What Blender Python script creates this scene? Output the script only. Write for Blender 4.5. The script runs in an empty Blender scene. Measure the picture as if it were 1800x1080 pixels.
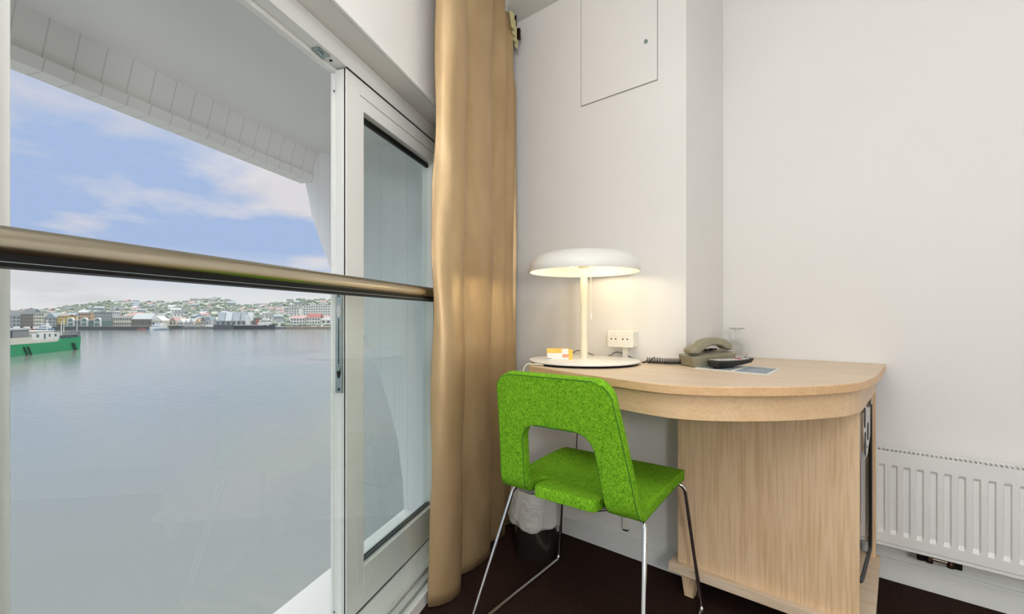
import bpy, math, random
from mathutils import Vector, Matrix
random.seed(7)
PI = math.pi
H = 0.95                      # eye height above the carpet
YAW = math.atan(680/800)      # the back wall's depth axis lies this far right of the view
PHI = math.atan(230/800)      # the window wall's run lies this far right of the view
ca, sa, cp, sp = math.cos(YAW), math.sin(YAW), math.cos(PHI), math.sin(PHI)
WATER_Z = H - 14.0
CEIL = 2.376

def cam2w(xc, zc, z=0.0):
    return Vector((xc*ca - zc*sa, xc*sa + zc*ca, z))
def far(u, zc, z=0.0):        # u = image column; used only for the distant town, at its own distance
    return cam2w((u-900)/800*zc, zc, z)
def up(v, zc):                # height of a point at row v at distance zc
    return H + (560-v)*zc/800
def wc(s, d, z=0.0):          # window wall coordinates: s along the wall, d outwards
    return cam2w(s*sp - d*cp, s*cp + d*sp, z)
_w = wc(1, 0); WROT = math.atan2(_w.y, _w.x)

col = bpy.context.scene.collection
# ------------------------------------------------------------------ materials
def lin(c):
    return tuple(((v/255)/12.92 if v/255 <= .04045 else ((v/255+.055)/1.055)**2.4) for v in c) + (1,)
def new_mat(name):
    m = bpy.data.materials.new(name); m.use_nodes = True
    nt = m.node_tree; b = nt.nodes['Principled BSDF']
    return m, nt, b
def N(nt, t, **k):
    n = nt.nodes.new(t)
    for a, v in k.items():
        if a in n.inputs.keys(): n.inputs[a].default_value = v
        else: setattr(n, a, v)
    return n
def plain(name, c, rough=.5, metal=0, var=.03, scale=6, bump=0, bscale=60, spec=.5, **k):
    m, nt, b = new_mat(name)
    c = lin(c) if max(c) > 1 else tuple(c)+(1,)
    tc = N(nt, 'ShaderNodeTexCoord')
    no = N(nt, 'ShaderNodeTexNoise'); no.inputs['Scale'].default_value = scale; no.inputs['Detail'].default_value = 4
    nt.links.new(tc.outputs['Object'], no.inputs['Vector'])
    r = N(nt, 'ShaderNodeValToRGB')
    r.color_ramp.elements[0].position = .3; r.color_ramp.elements[1].position = .7
    r.color_ramp.elements[0].color = tuple(v*(1-var) for v in c[:3])+(1,)
    r.color_ramp.elements[1].color = tuple(min(1, v*(1+var)) for v in c[:3])+(1,)
    nt.links.new(no.outputs['Fac'], r.inputs['Fac']); nt.links.new(r.outputs['Color'], b.inputs['Base Color'])
    b.inputs['Roughness'].default_value = rough; b.inputs['Metallic'].default_value = metal
    b.inputs['Specular IOR Level'].default_value = spec
    if bump:
        n2 = N(nt, 'ShaderNodeTexNoise'); n2.inputs['Scale'].default_value = bscale; n2.inputs['Detail'].default_value = 3
        nt.links.new(tc.outputs['Object'], n2.inputs['Vector'])
        bp = N(nt, 'ShaderNodeBump'); bp.inputs['Strength'].default_value = bump; bp.inputs['Distance'].default_value = .002
        nt.links.new(n2.outputs['Fac'], bp.inputs['Height']); nt.links.new(bp.outputs['Normal'], b.inputs['Normal'])
    for a, v in k.items(): b.inputs[a].default_value = v
    return m
def wood(name, axis='Z', c1=(232, 202, 164), c2=(212, 176, 134)):
    m, nt, b = new_mat(name)
    tc = N(nt, 'ShaderNodeTexCoord')
    mp = N(nt, 'ShaderNodeMapping')
    sc = {'Z': (3.2, 3.2, .42), 'X': (.42, 3.2, 3.2), 'Y': (3.2, .42, 3.2)}[axis]
    mp.inputs['Scale'].default_value = sc
    nt.links.new(tc.outputs['Object'], mp.inputs['Vector'])
    n1 = N(nt, 'ShaderNodeTexNoise'); n1.inputs['Scale'].default_value = 1.5; n1.inputs['Detail'].default_value = 2; n1.inputs['Roughness'].default_value = .4
    nt.links.new(mp.outputs['Vector'], n1.inputs['Vector'])
    mu = N(nt, 'ShaderNodeMath', operation='MULTIPLY'); mu.inputs[1].default_value = 56
    nt.links.new(n1.outputs['Fac'], mu.inputs[0])
    si = N(nt, 'ShaderNodeMath', operation='SINE'); nt.links.new(mu.outputs[0], si.inputs[0])
    mp2 = N(nt, 'ShaderNodeMapping'); mp2.inputs['Scale'].default_value = tuple(v*v*2 if v > 1 else .8 for v in sc)
    nt.links.new(tc.outputs['Object'], mp2.inputs['Vector'])
    n2 = N(nt, 'ShaderNodeTexNoise'); n2.inputs['Scale'].default_value = 9; n2.inputs['Detail'].default_value = 5
    nt.links.new(mp2.outputs['Vector'], n2.inputs['Vector'])
    a1 = N(nt, 'ShaderNodeMath', operation='MULTIPLY_ADD'); a1.inputs[1].default_value = .075; a1.inputs[2].default_value = .0
    nt.links.new(si.outputs[0], a1.inputs[0])
    a2 = N(nt, 'ShaderNodeMath', operation='ADD'); nt.links.new(a1.outputs[0], a2.inputs[0]); nt.links.new(n2.outputs['Fac'], a2.inputs[1])
    r = N(nt, 'ShaderNodeValToRGB'); e = r.color_ramp.elements
    e[0].position = .25; e[1].position = .62; e[0].color = lin(c2); e[1].color = lin(c1)
    nt.links.new(a2.outputs[0], r.inputs['Fac']); nt.links.new(r.outputs['Color'], b.inputs['Base Color'])
    b.inputs['Roughness'].default_value = .42; b.inputs['Specular IOR Level'].default_value = .35
    return m
def fabric(name, dark, light, scale=90, rough=.9, bump=.5):
    m, nt, b = new_mat(name)
    tc = N(nt, 'ShaderNodeTexCoord')
    n0 = N(nt, 'ShaderNodeTexNoise'); n0.inputs['Scale'].default_value = scale; n0.inputs['Detail'].default_value = 3; n0.inputs['Distortion'].default_value = 1.5
    mp = N(nt, 'ShaderNodeMapping'); mp.inputs['Scale'].default_value = (5, 5, 1.2)
    nt.links.new(tc.outputs['Object'], mp.inputs['Vector'])
    n1 = N(nt, 'ShaderNodeTexNoise'); n1.inputs['Scale'].default_value = scale*.7
    nt.links.new(tc.outputs['Object'], n0.inputs['Vector']); nt.links.new(mp.outputs['Vector'], n1.inputs['Vector'])
    ad = N(nt, 'ShaderNodeMath', operation='ADD'); nt.links.new(n0.outputs['Fac'], ad.inputs[0]); nt.links.new(n1.outputs['Fac'], ad.inputs[1])
    r = N(nt, 'ShaderNodeValToRGB'); e = r.color_ramp.elements
    e[0].position = .82; e[1].position = 1.14; e[0].color = lin(dark); e[1].color = lin(light)
    hv = N(nt, 'ShaderNodeMath', operation='MULTIPLY'); hv.inputs[1].default_value = .5
    e[0].position = .36; e[1].position = .62
    nt.links.new(ad.outputs[0], hv.inputs[0]); nt.links.new(hv.outputs[0], r.inputs['Fac'])
    nt.links.new(r.outputs['Color'], b.inputs['Base Color'])
    bp = N(nt, 'ShaderNodeBump'); bp.inputs['Strength'].default_value = bump; bp.inputs['Distance'].default_value = .0015
    nt.links.new(hv.outputs[0], bp.inputs['Height']); nt.links.new(bp.outputs['Normal'], b.inputs['Normal'])
    b.inputs['Roughness'].default_value = rough; b.inputs['Specular IOR Level'].default_value = .15
    return m
def pane(name, tint, gloss=.1):
    m, nt, b = new_mat(name); nt.nodes.remove(b)
    out = nt.nodes['Material Output']
    t = N(nt, 'ShaderNodeBsdfTransparent'); t.inputs['Color'].default_value = tint+(1,)
    g = N(nt, 'ShaderNodeBsdfGlossy'); g.inputs['Roughness'].default_value = .02; g.inputs['Color'].default_value = (.9, .97, .94, 1)
    lw = N(nt, 'ShaderNodeLayerWeight'); lw.inputs['Blend'].default_value = .5
    pw = N(nt, 'ShaderNodeMath', operation='POWER'); pw.inputs[1].default_value = 5; nt.links.new(lw.outputs['Facing'], pw.inputs[0])
    ma = N(nt, 'ShaderNodeMath', operation='MULTIPLY_ADD'); ma.inputs[1].default_value = .8; ma.inputs[2].default_value = gloss
    nt.links.new(pw.outputs[0], ma.inputs[0])
    mx = N(nt, 'ShaderNodeMixShader'); nt.links.new(ma.outputs[0], mx.inputs[0])
    nt.links.new(t.outputs[0], mx.inputs[1]); nt.links.new(g.outputs[0], mx.inputs[2]); nt.links.new(mx.outputs[0], out.inputs['Surface'])
    return m
def planks(name, c, pitch=.11, ang=0.0, dk=.92):
    m, nt, b = new_mat(name)
    tc = N(nt, 'ShaderNodeTexCoord')
    sx = N(nt, 'ShaderNodeSeparateXYZ'); nt.links.new(tc.outputs['Object'], sx.inputs[0])
    mo = N(nt, 'ShaderNodeMath', operation='PINGPONG'); mo.inputs[1].default_value = pitch/2
    nt.links.new(sx.outputs['XY'.find('X') if ang == 0 else 1], mo.inputs[0])
    lt = N(nt, 'ShaderNodeMath', operation='LESS_THAN'); lt.inputs[1].default_value = .0022
    nt.links.new(mo.outputs[0], lt.inputs[0])
    mx = N(nt, 'ShaderNodeMix', data_type='RGBA'); mx.inputs['A'].default_value = lin(c); mx.inputs['B'].default_value = lin(tuple(int(v*dk) for v in c))
    nt.links.new(lt.outputs[0], mx.inputs['Factor']); nt.links.new(mx.outputs['Result'], b.inputs['Base Color'])
    b.inputs['Roughness'].default_value = .6
    return m

M = {}
M['wall'] = plain('wall_paint', (232, 230, 226), .75, var=.012, scale=2, bump=.15, bscale=180, spec=.2)
M['ceil'] = plain('ceiling_paint', (228, 227, 223), .8, var=.01, scale=2, spec=.2)
M['frame'] = plain('frame_paint', (235, 236, 232), .32, var=.01)
M['ext'] = plain('exterior_white', (232, 231, 230), .6, var=.02, scale=3)
M['soffit'] = plain('soffit_paint', (238, 236, 233), .7, var=.03, scale=1.5)
M['boards'] = planks('painted_boards', (243, 241, 238), .075)
M['fin_boards'] = planks('fin_boards', (243, 244, 246), .075, 1, .955)
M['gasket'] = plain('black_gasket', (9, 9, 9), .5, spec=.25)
M['seal'] = plain('grey_seal', (70, 76, 76), .5)
M['gap'] = plain('gap_shadow', (150, 148, 142), .8)
M['zinc'] = plain('zinc_plate', (165, 180, 180), .35, .85, var=.08, scale=40)
M['steel'] = plain('brushed_steel', (190, 180, 160), .27, 1, var=.05, scale=8)
M['chrome'] = plain('chrome', (225, 226, 228), .08, 1, var=.01)
M['darkmetal'] = plain('dark_metal', (60, 44, 36), .3, .9, var=.2)
M['black'] = plain('black_plastic', (20, 20, 20), .45)
M['oakV'] = wood('oak_upright', 'Z')
M['oakH'] = wood('oak_lengthwise', 'X', (224, 203, 177), (210, 186, 156))
M['oakY'] = wood('oak_crosswise', 'Y', (228, 199, 165), (208, 172, 134))
M['oakE'] = wood('oak_edge', 'X', (224, 186, 140), (210, 168, 122))
M['oakA'] = wood('oak_apron', 'X', (230, 198, 156), (218, 182, 138))
M['green'] = fabric('green_wool', (72, 134, 14), (142, 200, 44), 120)
M['piping'] = plain('green_piping', (52, 108, 12), .9)
M['carpet'] = fabric('brown_carpet', (26, 15, 11), (52, 32, 24), 130, 1.0, 1.0)
M['white'] = plain('white_lacquer', (236, 234, 228), .3, var=.005)
M['cream'] = plain('cream_lacquer', (238, 230, 204), .45, var=.005)
M['radiator'] = plain('radiator_enamel', (232, 232, 229), .35, var=.005)
M['socket'] = plain('socket_plastic', (240, 237, 226), .35, var=.005)
M['phone'] = plain('phone_plastic', (140, 134, 112), .45, var=.04, scale=30)
M['paper'] = plain('paper', (232, 230, 226), .6)
M['paperblue'] = plain('printed_cover', (136, 150, 160), .5, var=.25, scale=25)
M['red'] = plain('red_button', (190, 25, 45), .4)
M['button'] = plain('pale_button', (205, 204, 200), .5)
M['card_y'] = plain('yellow_card', (246, 200, 90), .6, var=.1, scale=40)
M['card_w'] = plain('white_card', (246, 240, 232), .6)
M['card_p'] = plain('pink_print', (230, 160, 130), .6)
M['tape'] = plain('heading_tape', (190, 182, 134), .7, var=.1, scale=30)
M['binmetal'] = plain('bin_steel', (120, 118, 108), .25, .9)
M['sash_glass'] = pane('sash_glass', (.90, .94, .93), .05)
M['rail_glass'] = pane('balustrade_glass', (.975, .99, .985), .025)

def satin():
    m, nt, b = new_mat('gold_satin')
    tc = N(nt, 'ShaderNodeTexCoord'); mp = N(nt, 'ShaderNodeMapping'); mp.inputs['Scale'].default_value = (3, 3, 1.2)
    nt.links.new(tc.outputs['Object'], mp.inputs['Vector'])
    n = N(nt, 'ShaderNodeTexNoise'); n.inputs['Scale'].default_value = 3; n.inputs['Detail'].default_value = 3
    nt.links.new(mp.outputs['Vector'], n.inputs['Vector'])
    r = N(nt, 'ShaderNodeValToRGB'); e = r.color_ramp.elements
    e[0].position = .3; e[1].position = .7; e[0].color = lin((177, 148, 108)); e[1].color = lin((193, 166, 126))
    nt.links.new(n.outputs['Fac'], r.inputs['Fac']); nt.links.new(r.outputs['Color'], b.inputs['Base Color'])
    b.inputs['Roughness'].default_value = .43; b.inputs['Specular IOR Level'].default_value = .4
    b.inputs['Metallic'].default_value = .5
    bp = N(nt, 'ShaderNodeBump'); bp.inputs['Strength'].default_value = .2; bp.inputs['Distance'].default_value = .02
    n3 = N(nt, 'ShaderNodeTexNoise'); n3.inputs['Scale'].default_value = 5; n3.inputs['Detail'].default_value = 2
    nt.links.new(mp.outputs['Vector'], n3.inputs['Vector'])
    nt.links.new(n3.outputs['Fac'], bp.inputs['Height']); nt.links.new(bp.outputs['Normal'], b.inputs['Normal'])
    return m
M['satin'] = satin()
def clear_glass():
    m, nt, b = new_mat('clear_glass'); b.inputs['Transmission Weight'].default_value = 1; b.inputs['Roughness'].default_value = 0
    b.inputs['IOR'].default_value = 1.45; b.inputs['Base Color'].default_value = (.97, .98, .97, 1)
    return m
M['glass'] = clear_glass()
def bag():
    m, nt, b = new_mat('bin_bag'); b.inputs['Base Color'].default_value = lin((214, 214, 208))
    b.inputs['Roughness'].default_value = .3; b.inputs['Transmission Weight'].default_value = .0; b.inputs['Alpha'].default_value = .8
    tc = N(nt, 'ShaderNodeTexCoord'); n = N(nt, 'ShaderNodeTexNoise'); n.inputs['Scale'].default_value = 22; n.inputs['Distortion'].default_value = 1.2
    nt.links.new(tc.outputs['Object'], n.inputs['Vector'])
    bp = N(nt, 'ShaderNodeBump'); bp.inputs['Strength'].default_value = .9; bp.inputs['Distance'].default_value = .01
    nt.links.new(n.outputs['Fac'], bp.inputs['Height']); nt.links.new(bp.outputs['Normal'], b.inputs['Normal'])
    return m
M['bag'] = bag()
def glow(name, c, s):
    m, nt, b = new_mat(name); b.inputs['Emission Color'].default_value = c+(1,); b.inputs['Emission Strength'].default_value = s
    return m
M['bulb'] = glow('lit_bulb', (1, .82, .5), 2.5)
M['globe'] = glow('fill_globe_glow', (.985, .99, 1), 37)
M['globe2'] = glow('fill_shade_glow', (.985, .99, 1), 45)

# ------------------------------------------------------------------ mesh helpers
class MB:
    def __init__(s): s.v = []; s.f = []; s.mi = []; s.mats = []
    def add(s, vs, fs, mat=None, T=None):
        o = len(s.v)
        s.v += [tuple(T @ Vector(p)) if T else tuple(p) for p in vs]
        if mat is not None and mat not in s.mats: s.mats.append(mat)
        k = s.mats.index(mat) if mat is not None else -1
        for f in fs: s.f.append(tuple(i+o for i in f)); s.mi.append(k)
        return s
    def box(s, x0, x1, y0, y1, z0, z1, mat=None, T=None):
        v = [(x, y, z) for z in (z0, z1) for y in (y0, y1) for x in (x0, x1)]
        return s.add(v, [(0, 2, 3, 1), (4, 5, 7, 6), (0, 1, 5, 4), (2, 6, 7, 3), (0, 4, 6, 2), (1, 3, 7, 5)], mat, T)
    def prism(s, pts, z0, z1, mat=None, T=None):
        n = len(pts)
        a = sum(pts[i][0]*pts[(i+1) % n][1]-pts[(i+1) % n][0]*pts[i][1] for i in range(n))
        if a < 0: pts = pts[::-1]
        v = [(p[0], p[1], z0) for p in pts] + [(p[0], p[1], z1) for p in pts]
        f = [tuple(range(n))[::-1], tuple(range(n, 2*n))] + [(i, (i+1) % n, n+(i+1) % n, n+i) for i in range(n)]
        return s.add(v, f, mat, T)
    def lathe(s, prof, n=48, mat=None, T=None, closed=False):
        v = []; f = []
        for r, z in prof:
            for k in range(n):
                v.append((r*math.cos(2*PI*k/n), r*math.sin(2*PI*k/n), z))
        for i in range(len(prof)-1):
            for k in range(n):
                a, b = i*n+k, i*n+(k+1) % n
                f.append((a, b, b+n, a+n))
        if not closed:
            if prof[0][0] > 1e-6: f.append(tuple(range(n))[::-1])
            if prof[-1][0] > 1e-6: f.append(tuple(range((len(prof)-1)*n, len(prof)*n)))
        return s.add(v, f, mat, T)
    def tube(s, pts, r, n=10, mat=None, T=None, closed=False):
        P = [Vector(p) for p in pts]; m = len(P)
        t0 = (P[1]-P[0]).normalized(); u = t0.orthogonal().normalized(); v = []; f = []
        for i in range(m):
            if closed: t = (P[(i+1) % m]-P[i-1]).normalized()
            else: t = ((P[min(i+1, m-1)]-P[max(i-1, 0)])).normalized()
            u = (u - t*u.dot(t)).normalized(); w = t.cross(u)
            rr = r(i/(m-1)) if callable(r) else r
            for k in range(n):
                a = 2*PI*k/n; v.append(P[i]+(u*math.cos(a)+w*math.sin(a))*rr)
        for i in range(m if closed else m-1):
            for k in range(n):
                a, b = i*n+k, i*n+(k+1) % n; c, d = ((i+1) % m)*n+k, ((i+1) % m)*n+(k+1) % n
                f.append((a, b, d, c))
        if not closed: f += [tuple(range(n))[::-1], tuple(range((m-1)*n, m*n))]
        return s.add(v, f, mat, T)
    def build(s, name, mat=None, parent=None, loc=None, rotz=0, smooth=False, bevel=0, seg=2):
        me = bpy.data.meshes.new(name); me.from_pydata(s.v, [], s.f)
        mats = s.mats+[mat] if (-1 in s.mi) else s.mats
        for mm in mats: me.materials.append(mm)
        for i, p in enumerate(me.polygons): p.material_index = s.mi[i] if s.mi[i] >= 0 else len(mats)-1; p.use_smooth = smooth
        me.update()
        o = bpy.data.objects.new(name, me); col.objects.link(o)
        if loc is not None: o.location = loc
        o.rotation_euler.z = rotz
        if parent: o.parent = parent
        if bevel:
            b = o.modifiers.new('bevel', 'BEVEL'); b.width = bevel; b.segments = seg; b.limit_method = 'ANGLE'; b.angle_limit = math.radians(35)
        if smooth:
            for p in me.polygons: p.use_smooth = True
            try: me.set_sharp_from_angle(angle=math.radians(38))
            except Exception: pass
        return o
def tag(o, label=None, cat=None, group=None, kind=None):
    if label: o['label'] = label
    if cat: o['category'] = cat
    if group: o['group'] = group
    if kind: o['kind'] = kind
    return o
def thing(name, label, cat, loc=(0, 0, 0), rotz=0, group=None, kind=None):
    o = bpy.data.objects.new(name, None); col.objects.link(o); o.empty_display_size = .05
    o.location = loc; o.rotation_euler.z = rotz
    return tag(o, label, cat, group, kind)
def spline(pts, n=8, closed=False):
    P = [Vector(p) for p in pts]; m = len(P); out = []
    for i in range(m if closed else m-1):
        if closed: a, b, c, d = P[i-1], P[i], P[(i+1) % m], P[(i+2) % m]
        else: a, b, c, d = P[max(i-1, 0)], P[i], P[i+1], P[min(i+2, m-1)]
        for k in range(n):
            t = k/n
            out.append(.5*((2*b)+(c-a)*t+(2*a-5*b+4*c-d)*t*t+(3*b-a-3*c+d)*t**3))
    if not closed: out.append(P[-1])
    return out
def T3(x, y, z, rz=0, rx=0, ry=0):
    return Matrix.Translation((x, y, z)) @ Matrix.Rotation(rz, 4, 'Z') @ Matrix.Rotation(ry, 4, 'Y') @ Matrix.Rotation(rx, 4, 'X')

# ------------------------------------------------------------------ camera
cd = bpy.data.cameras.new('camera'); cam = bpy.data.objects.new('camera', cd); col.objects.link(cam)
cd.sensor_width = 36; cd.lens = 16; cd.shift_y = 20/1800; cd.clip_start = .02; cd.clip_end = 6000
cam.location = (0, 0, H); cam.rotation_euler = (PI/2, 0, YAW)
bpy.context.scene.camera = cam

# ------------------------------------------------------------------ room shell
YA, YB, XS = 1.690, 2.154, -.596      # front wall face, recessed wall face, step
corner = wc(2.3, .80)
floor_poly = [tuple(wc(-3.2, .86)[:2]), tuple(wc(2.2, .86)[:2]), (-1.62, 2.3), (3.1, 2.3), (3.1, -3.3), tuple(wc(-3.2, -.3)[:2])]
tag(MB().prism(floor_poly, -.14, 0).build('floor', M['carpet']), 'dark brown carpeted floor under the green chair', 'floor', kind='structure')
tag(MB().prism(floor_poly, CEIL, CEIL+.12).build('ceiling', M['ceil']), 'plain white ceiling corner above the curtain', 'ceiling', kind='structure')
wb = MB().prism([(-1.62, YA), (XS, YA), (XS, YB), (3.0, YB), (3.0, 2.3), (-1.62, 2.3)], 0, CEIL)
tag(wb.build('wall_back', M['wall']), 'white painted wall behind the desk, stepping back at a corner', 'wall', kind='structure')
tag(MB().box(3.0, 3.1, -3.3, YB, 0, CEIL).build('wall_right', M['wall']), 'white side wall behind the photographer on the right', 'wall', kind='structure')
p0 = wc(-3.2, -.3)
tag(MB().box(p0.x-.2, 3.0, -3.3, -3.2, 0, CEIL).build('wall_front', M['wall']), 'white wall behind the photographer', 'wall', kind='structure')
WL = dict(rotz=WROT)
wl = MB()                              # local x = s, local y = d outwards
wl.box(-3.3, 2.17, .726, .90, 1.716, CEIL)            # above the window
wl.box(-3.3, .333, .726, .90, 0, 1.716)               # beyond the left jamb
wl.box(1.80, 2.17, .726, .90, 0, 1.716)               # by the corner
wl.box(-3.3, -3.2, -.9, .726, 0, CEIL)
tag(wl.build('wall_left', M['wall'], rotz=WROT), 'white wall around and above the big window', 'wall', kind='structure')
tm = MB().box(-3.2, 2.12, .714, .7255, 1.716, 1.732)
tag(tm.build('trim_1', M['frame'], rotz=WROT, bevel=.003), 'narrow white moulding along the edge above the window', 'trim', kind='structure')
# baseboards: board and thin ledge
def base_prof(mb, x0, x1, y):
    mb.box(x0, x1, y-.014, y-.0005, 0.001, .080); mb.box(x0, x1, y-.006, y-.0005, .080, .104)
bb = MB(); base_prof(bb, -1.30, XS, YA); base_prof(bb, XS, 2.99, YB)
bb.box(XS+.0005, XS+.014, YA-.014, YB-.014, .001, .080)
tag(bb.build('baseboard_back', M['frame'], bevel=.002), 'white baseboard along the foot of the wall behind the desk', 'baseboard', kind='structure')
# access hatch in the back wall, flush with a thin gap
hx0, hx1, hz0 = -1.045, -.703, 1.862
hz1 = 2.36
hatch = thing('access_panel', 'flush white square hatch set high in the wall above the lamp', 'panel', ((hx0+hx1)/2, YA, hz0))
hw = (hx1-hx0)/2
hp = MB().box(-hw+.003, hw-.003, -.0035, -.0005, .004, hz1-hz0); hp.build('door', M['wall'], hatch, bevel=.001)
hf = MB().box(-hw, hw, -.0012, -.0004, 0, .004).box(-hw, -hw+.0022, -.0012, -.0004, 0, hz1-hz0).box(hw-.0022, hw, -.0012, -.0004, 0, hz1-hz0)
hf.build('gap', M['gap'], hatch)
lk = MB().lathe([(0, .004), (.007, .004), (.008, .0)], 20, T=T3(.125, -.004, .165, rx=PI/2)).box(.122, .128, -.0085, -.008, .161, .173)
lk.build('lock', M['zinc'], hatch, smooth=True)

# ------------------------------------------------------------------ window
hd = .709+H; z_sill = .088
win = thing('window_1', 'wide white sliding window with its leaf drawn to the curtain side', 'window', (0, 0, 0), WROT, kind='structure')
fr = MB()
fr.box(.31, 1.80, .80, .85, hd, 1.716)                                # head
fr.box(.31, 1.80, .836, .856, hd-.012, hd)                            # outer stop of the head track
fr.box(.31, .394, .80, .85, .02, hd); fr.box(.335, .372, .784, .80, .02, hd)  # left jamb
fr.box(1.74, 1.80, .80, .85, .02, hd)
fr.build('frame', M['frame'], win, bevel=.002)
th = MB()
th.add([(.333, .80, .084), (1.80, .80, .084), (1.80, .74, .058), (.333, .74, .058), (.333, .80, .001), (1.80, .80, .001), (1.80, .74, .001), (.333, .74, .001)],
       [(0, 3, 2, 1), (3, 7, 6, 2), (0, 1, 5, 4), (0, 4, 7, 3), (1, 2, 6, 5)])
th.box(.333, 1.80, .80, .86, .001, .070)
th.box(.333, 2.1, .726, .74, .001, .040)
th.box(.333, 1.80, .74, .748, .045, .066)
th.build('sill', M['frame'], win, bevel=.0015)
# the leaf
leaf = MB()
s0, s1, d0, d1 = 1.102, 1.738, .802, .850
zb, zt = .090, hd-.004
gz0, gz1, gs0, gs1 = .208, .618+H, 1.186, 1.655
leaf.box(s0, gs0, d0, d1, zb, zt); leaf.box(gs1, s1, d0, d1, zb, zt)
leaf.box(gs0, gs1, d0, d1, gz1, zt); leaf.box(gs0, gs1, d0, d1, zb, gz0)
lf = leaf.build('sash', M['frame'], win, bevel=.0015)
eg = MB().box(s0-.003, s0+.0005, d0+.012, d0+.030, zb, zt-.004).box(s0-.005, s0+.0005, d1-.008, d1, zb, zt-.01)
eg.build('edge_profile', M['frame'], lf, bevel=.001)
sl = MB().box(s0-.0012, s0+.0005, d0+.0035, d0+.0065, zb, zt).box(s0, s1, d0-.0012, d0+.001, zt+.0005, zt+.0038)
sl.box(s0, s1, d0+.0, d0+.004, zb-.004, zb-.0005)
sl.build('shadow_seal', M['gasket'], lf)
gk = MB()
for (a, b, c, d) in ((gs0, gs1, gz1-.016, gz1), (gs0, gs1, gz0, gz0+.007)): gk.box(a, b, d0+.022, d0+.032, c, d)
gk.build('gasket', M['gasket'], lf)
gk2 = MB().box(gs0, gs1, d0+.016, d0+.022, gz0, gz0+.010)
gk2.build('grey_bead', M['seal'], lf)
MB().box(gs0-.002, gs1+.002, d0+.025, d0+.031, gz0-.002, gz1+.002).build('glass_pane', M['sash_glass'], lf)
ln = MB().box(gs0-.02, gs1, d0-.0006, d0+.0002, gz1+.040, gz1+.0416)
ln.build('rail_groove', M['seal'], lf)
# flush bolt on the leaf edge
zz = lambda v, zc: H+(560-v)*zc/800
fb = MB()
ya, yb = d0+.009, d0+.031
bz0, bz1 = zz(690, 1.29), zz(512, 1.29)
fb.box(s0-.0065, s0-.003, ya, yb, bz0, bz1, M['zinc'])
fb.box(s0-.0072, s0-.0064, (ya+yb)/2-.0015, (ya+yb)/2+.0015, zz(640, 1.29), zz(560, 1.29), M['gasket'])
TT = Matrix.Rotation(-PI/2, 4, 'Y')
for vv, mm_ in ((654, M['gasket']), (547, M['button'])):
    pts = [((.009 if vv == 547 else .008)*math.cos(t)*.75, .0+(.017 if vv == 547 else .018)*math.sin(t)) for t in [2*PI*k/20 for k in range(20)]]
    fb.add([(s0-.0073, (ya+yb)/2+x, zz(vv, 1.29)+y) for x, y in pts], [tuple(range(20))], mm_)
fb.lathe([(0, .007), (.006, .005), (.008, 0)], 16, M['zinc'], T3(s0-.0065, (ya+yb)/2, zz(648, 1.29)) @ Matrix.Rotation(-PI/2, 4, 'Y'))
for vv in (521, 684): fb.lathe([(0, .0015), (.0035, .001), (.0042, 0)], 12, M['darkmetal'], T3(s0-.0065, (ya+yb)/2, zz(vv, 1.29)) @ Matrix.Rotation(-PI/2, 4, 'Y'))
fb.build('flush_bolt', M['zinc'], lf)
sc_ = MB()
for dd, z in ((d0+.038, hd-.065), (d0+.003, hd-.062), (d0+.038, .118), (d0+.003, .115)):
    sc_.lathe([(0, .001), (.0028, .0008), (.0032, 0)], 10, T=T3(s0-.003, dd, z) @ Matrix.Rotation(-PI/2, 4, 'Y'))
sc_.build('screw', M['seal'], lf)
# catch in the head track
ct = MB().box(1.0, 1.045, .812, .834, hd-.004, hd-.0005, M['zinc'])
ct.tube([(1.01, .823, hd-.004), (1.02, .819, hd-.010), (1.032, .825, hd-.004)], .0025, 8, M['zinc'])
ct.lathe([(0, 0), (.0045, 0), (.0045, .0015)], 14, M['gasket'], T3(1.063, .823, hd-.002))
ct.build('catch_plate', M['zinc'], win)

# balustrade
bal = thing('glass_balustrade', 'brushed steel handrail over a clear glass guard across the window', 'railing', (0, 0, 0), WROT)
rh = .1275*.70+H-.004
MB().tube([(.05, .700, rh), (1.0, .70, rh), (2.085, .700, rh)], .0205, 32).build('handrail', M['steel'], bal, smooth=True)
ch = MB().box(.05, 2.085, .6835, .7165, rh-.0275, rh-.0125)  # rubber channel, enlarged so its black also stands for the dark floor reflection
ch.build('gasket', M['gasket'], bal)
MB().box(.05, 2.085, .6831, .6836, rh-.0225, rh-.0217).build('highlight_line', M['zinc'], bal)  # bright strip standing in for the thin highlight along the rail's dark underside
MB().box(.05, 2.085, .697, .705, .0415, rh-.02).build('glass_panel', M['rail_glass'], bal)
MB().box(.05, 2.085, .690, .7125, .001, .0405).build('bottom_channel', M['frame'], bal)

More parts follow.
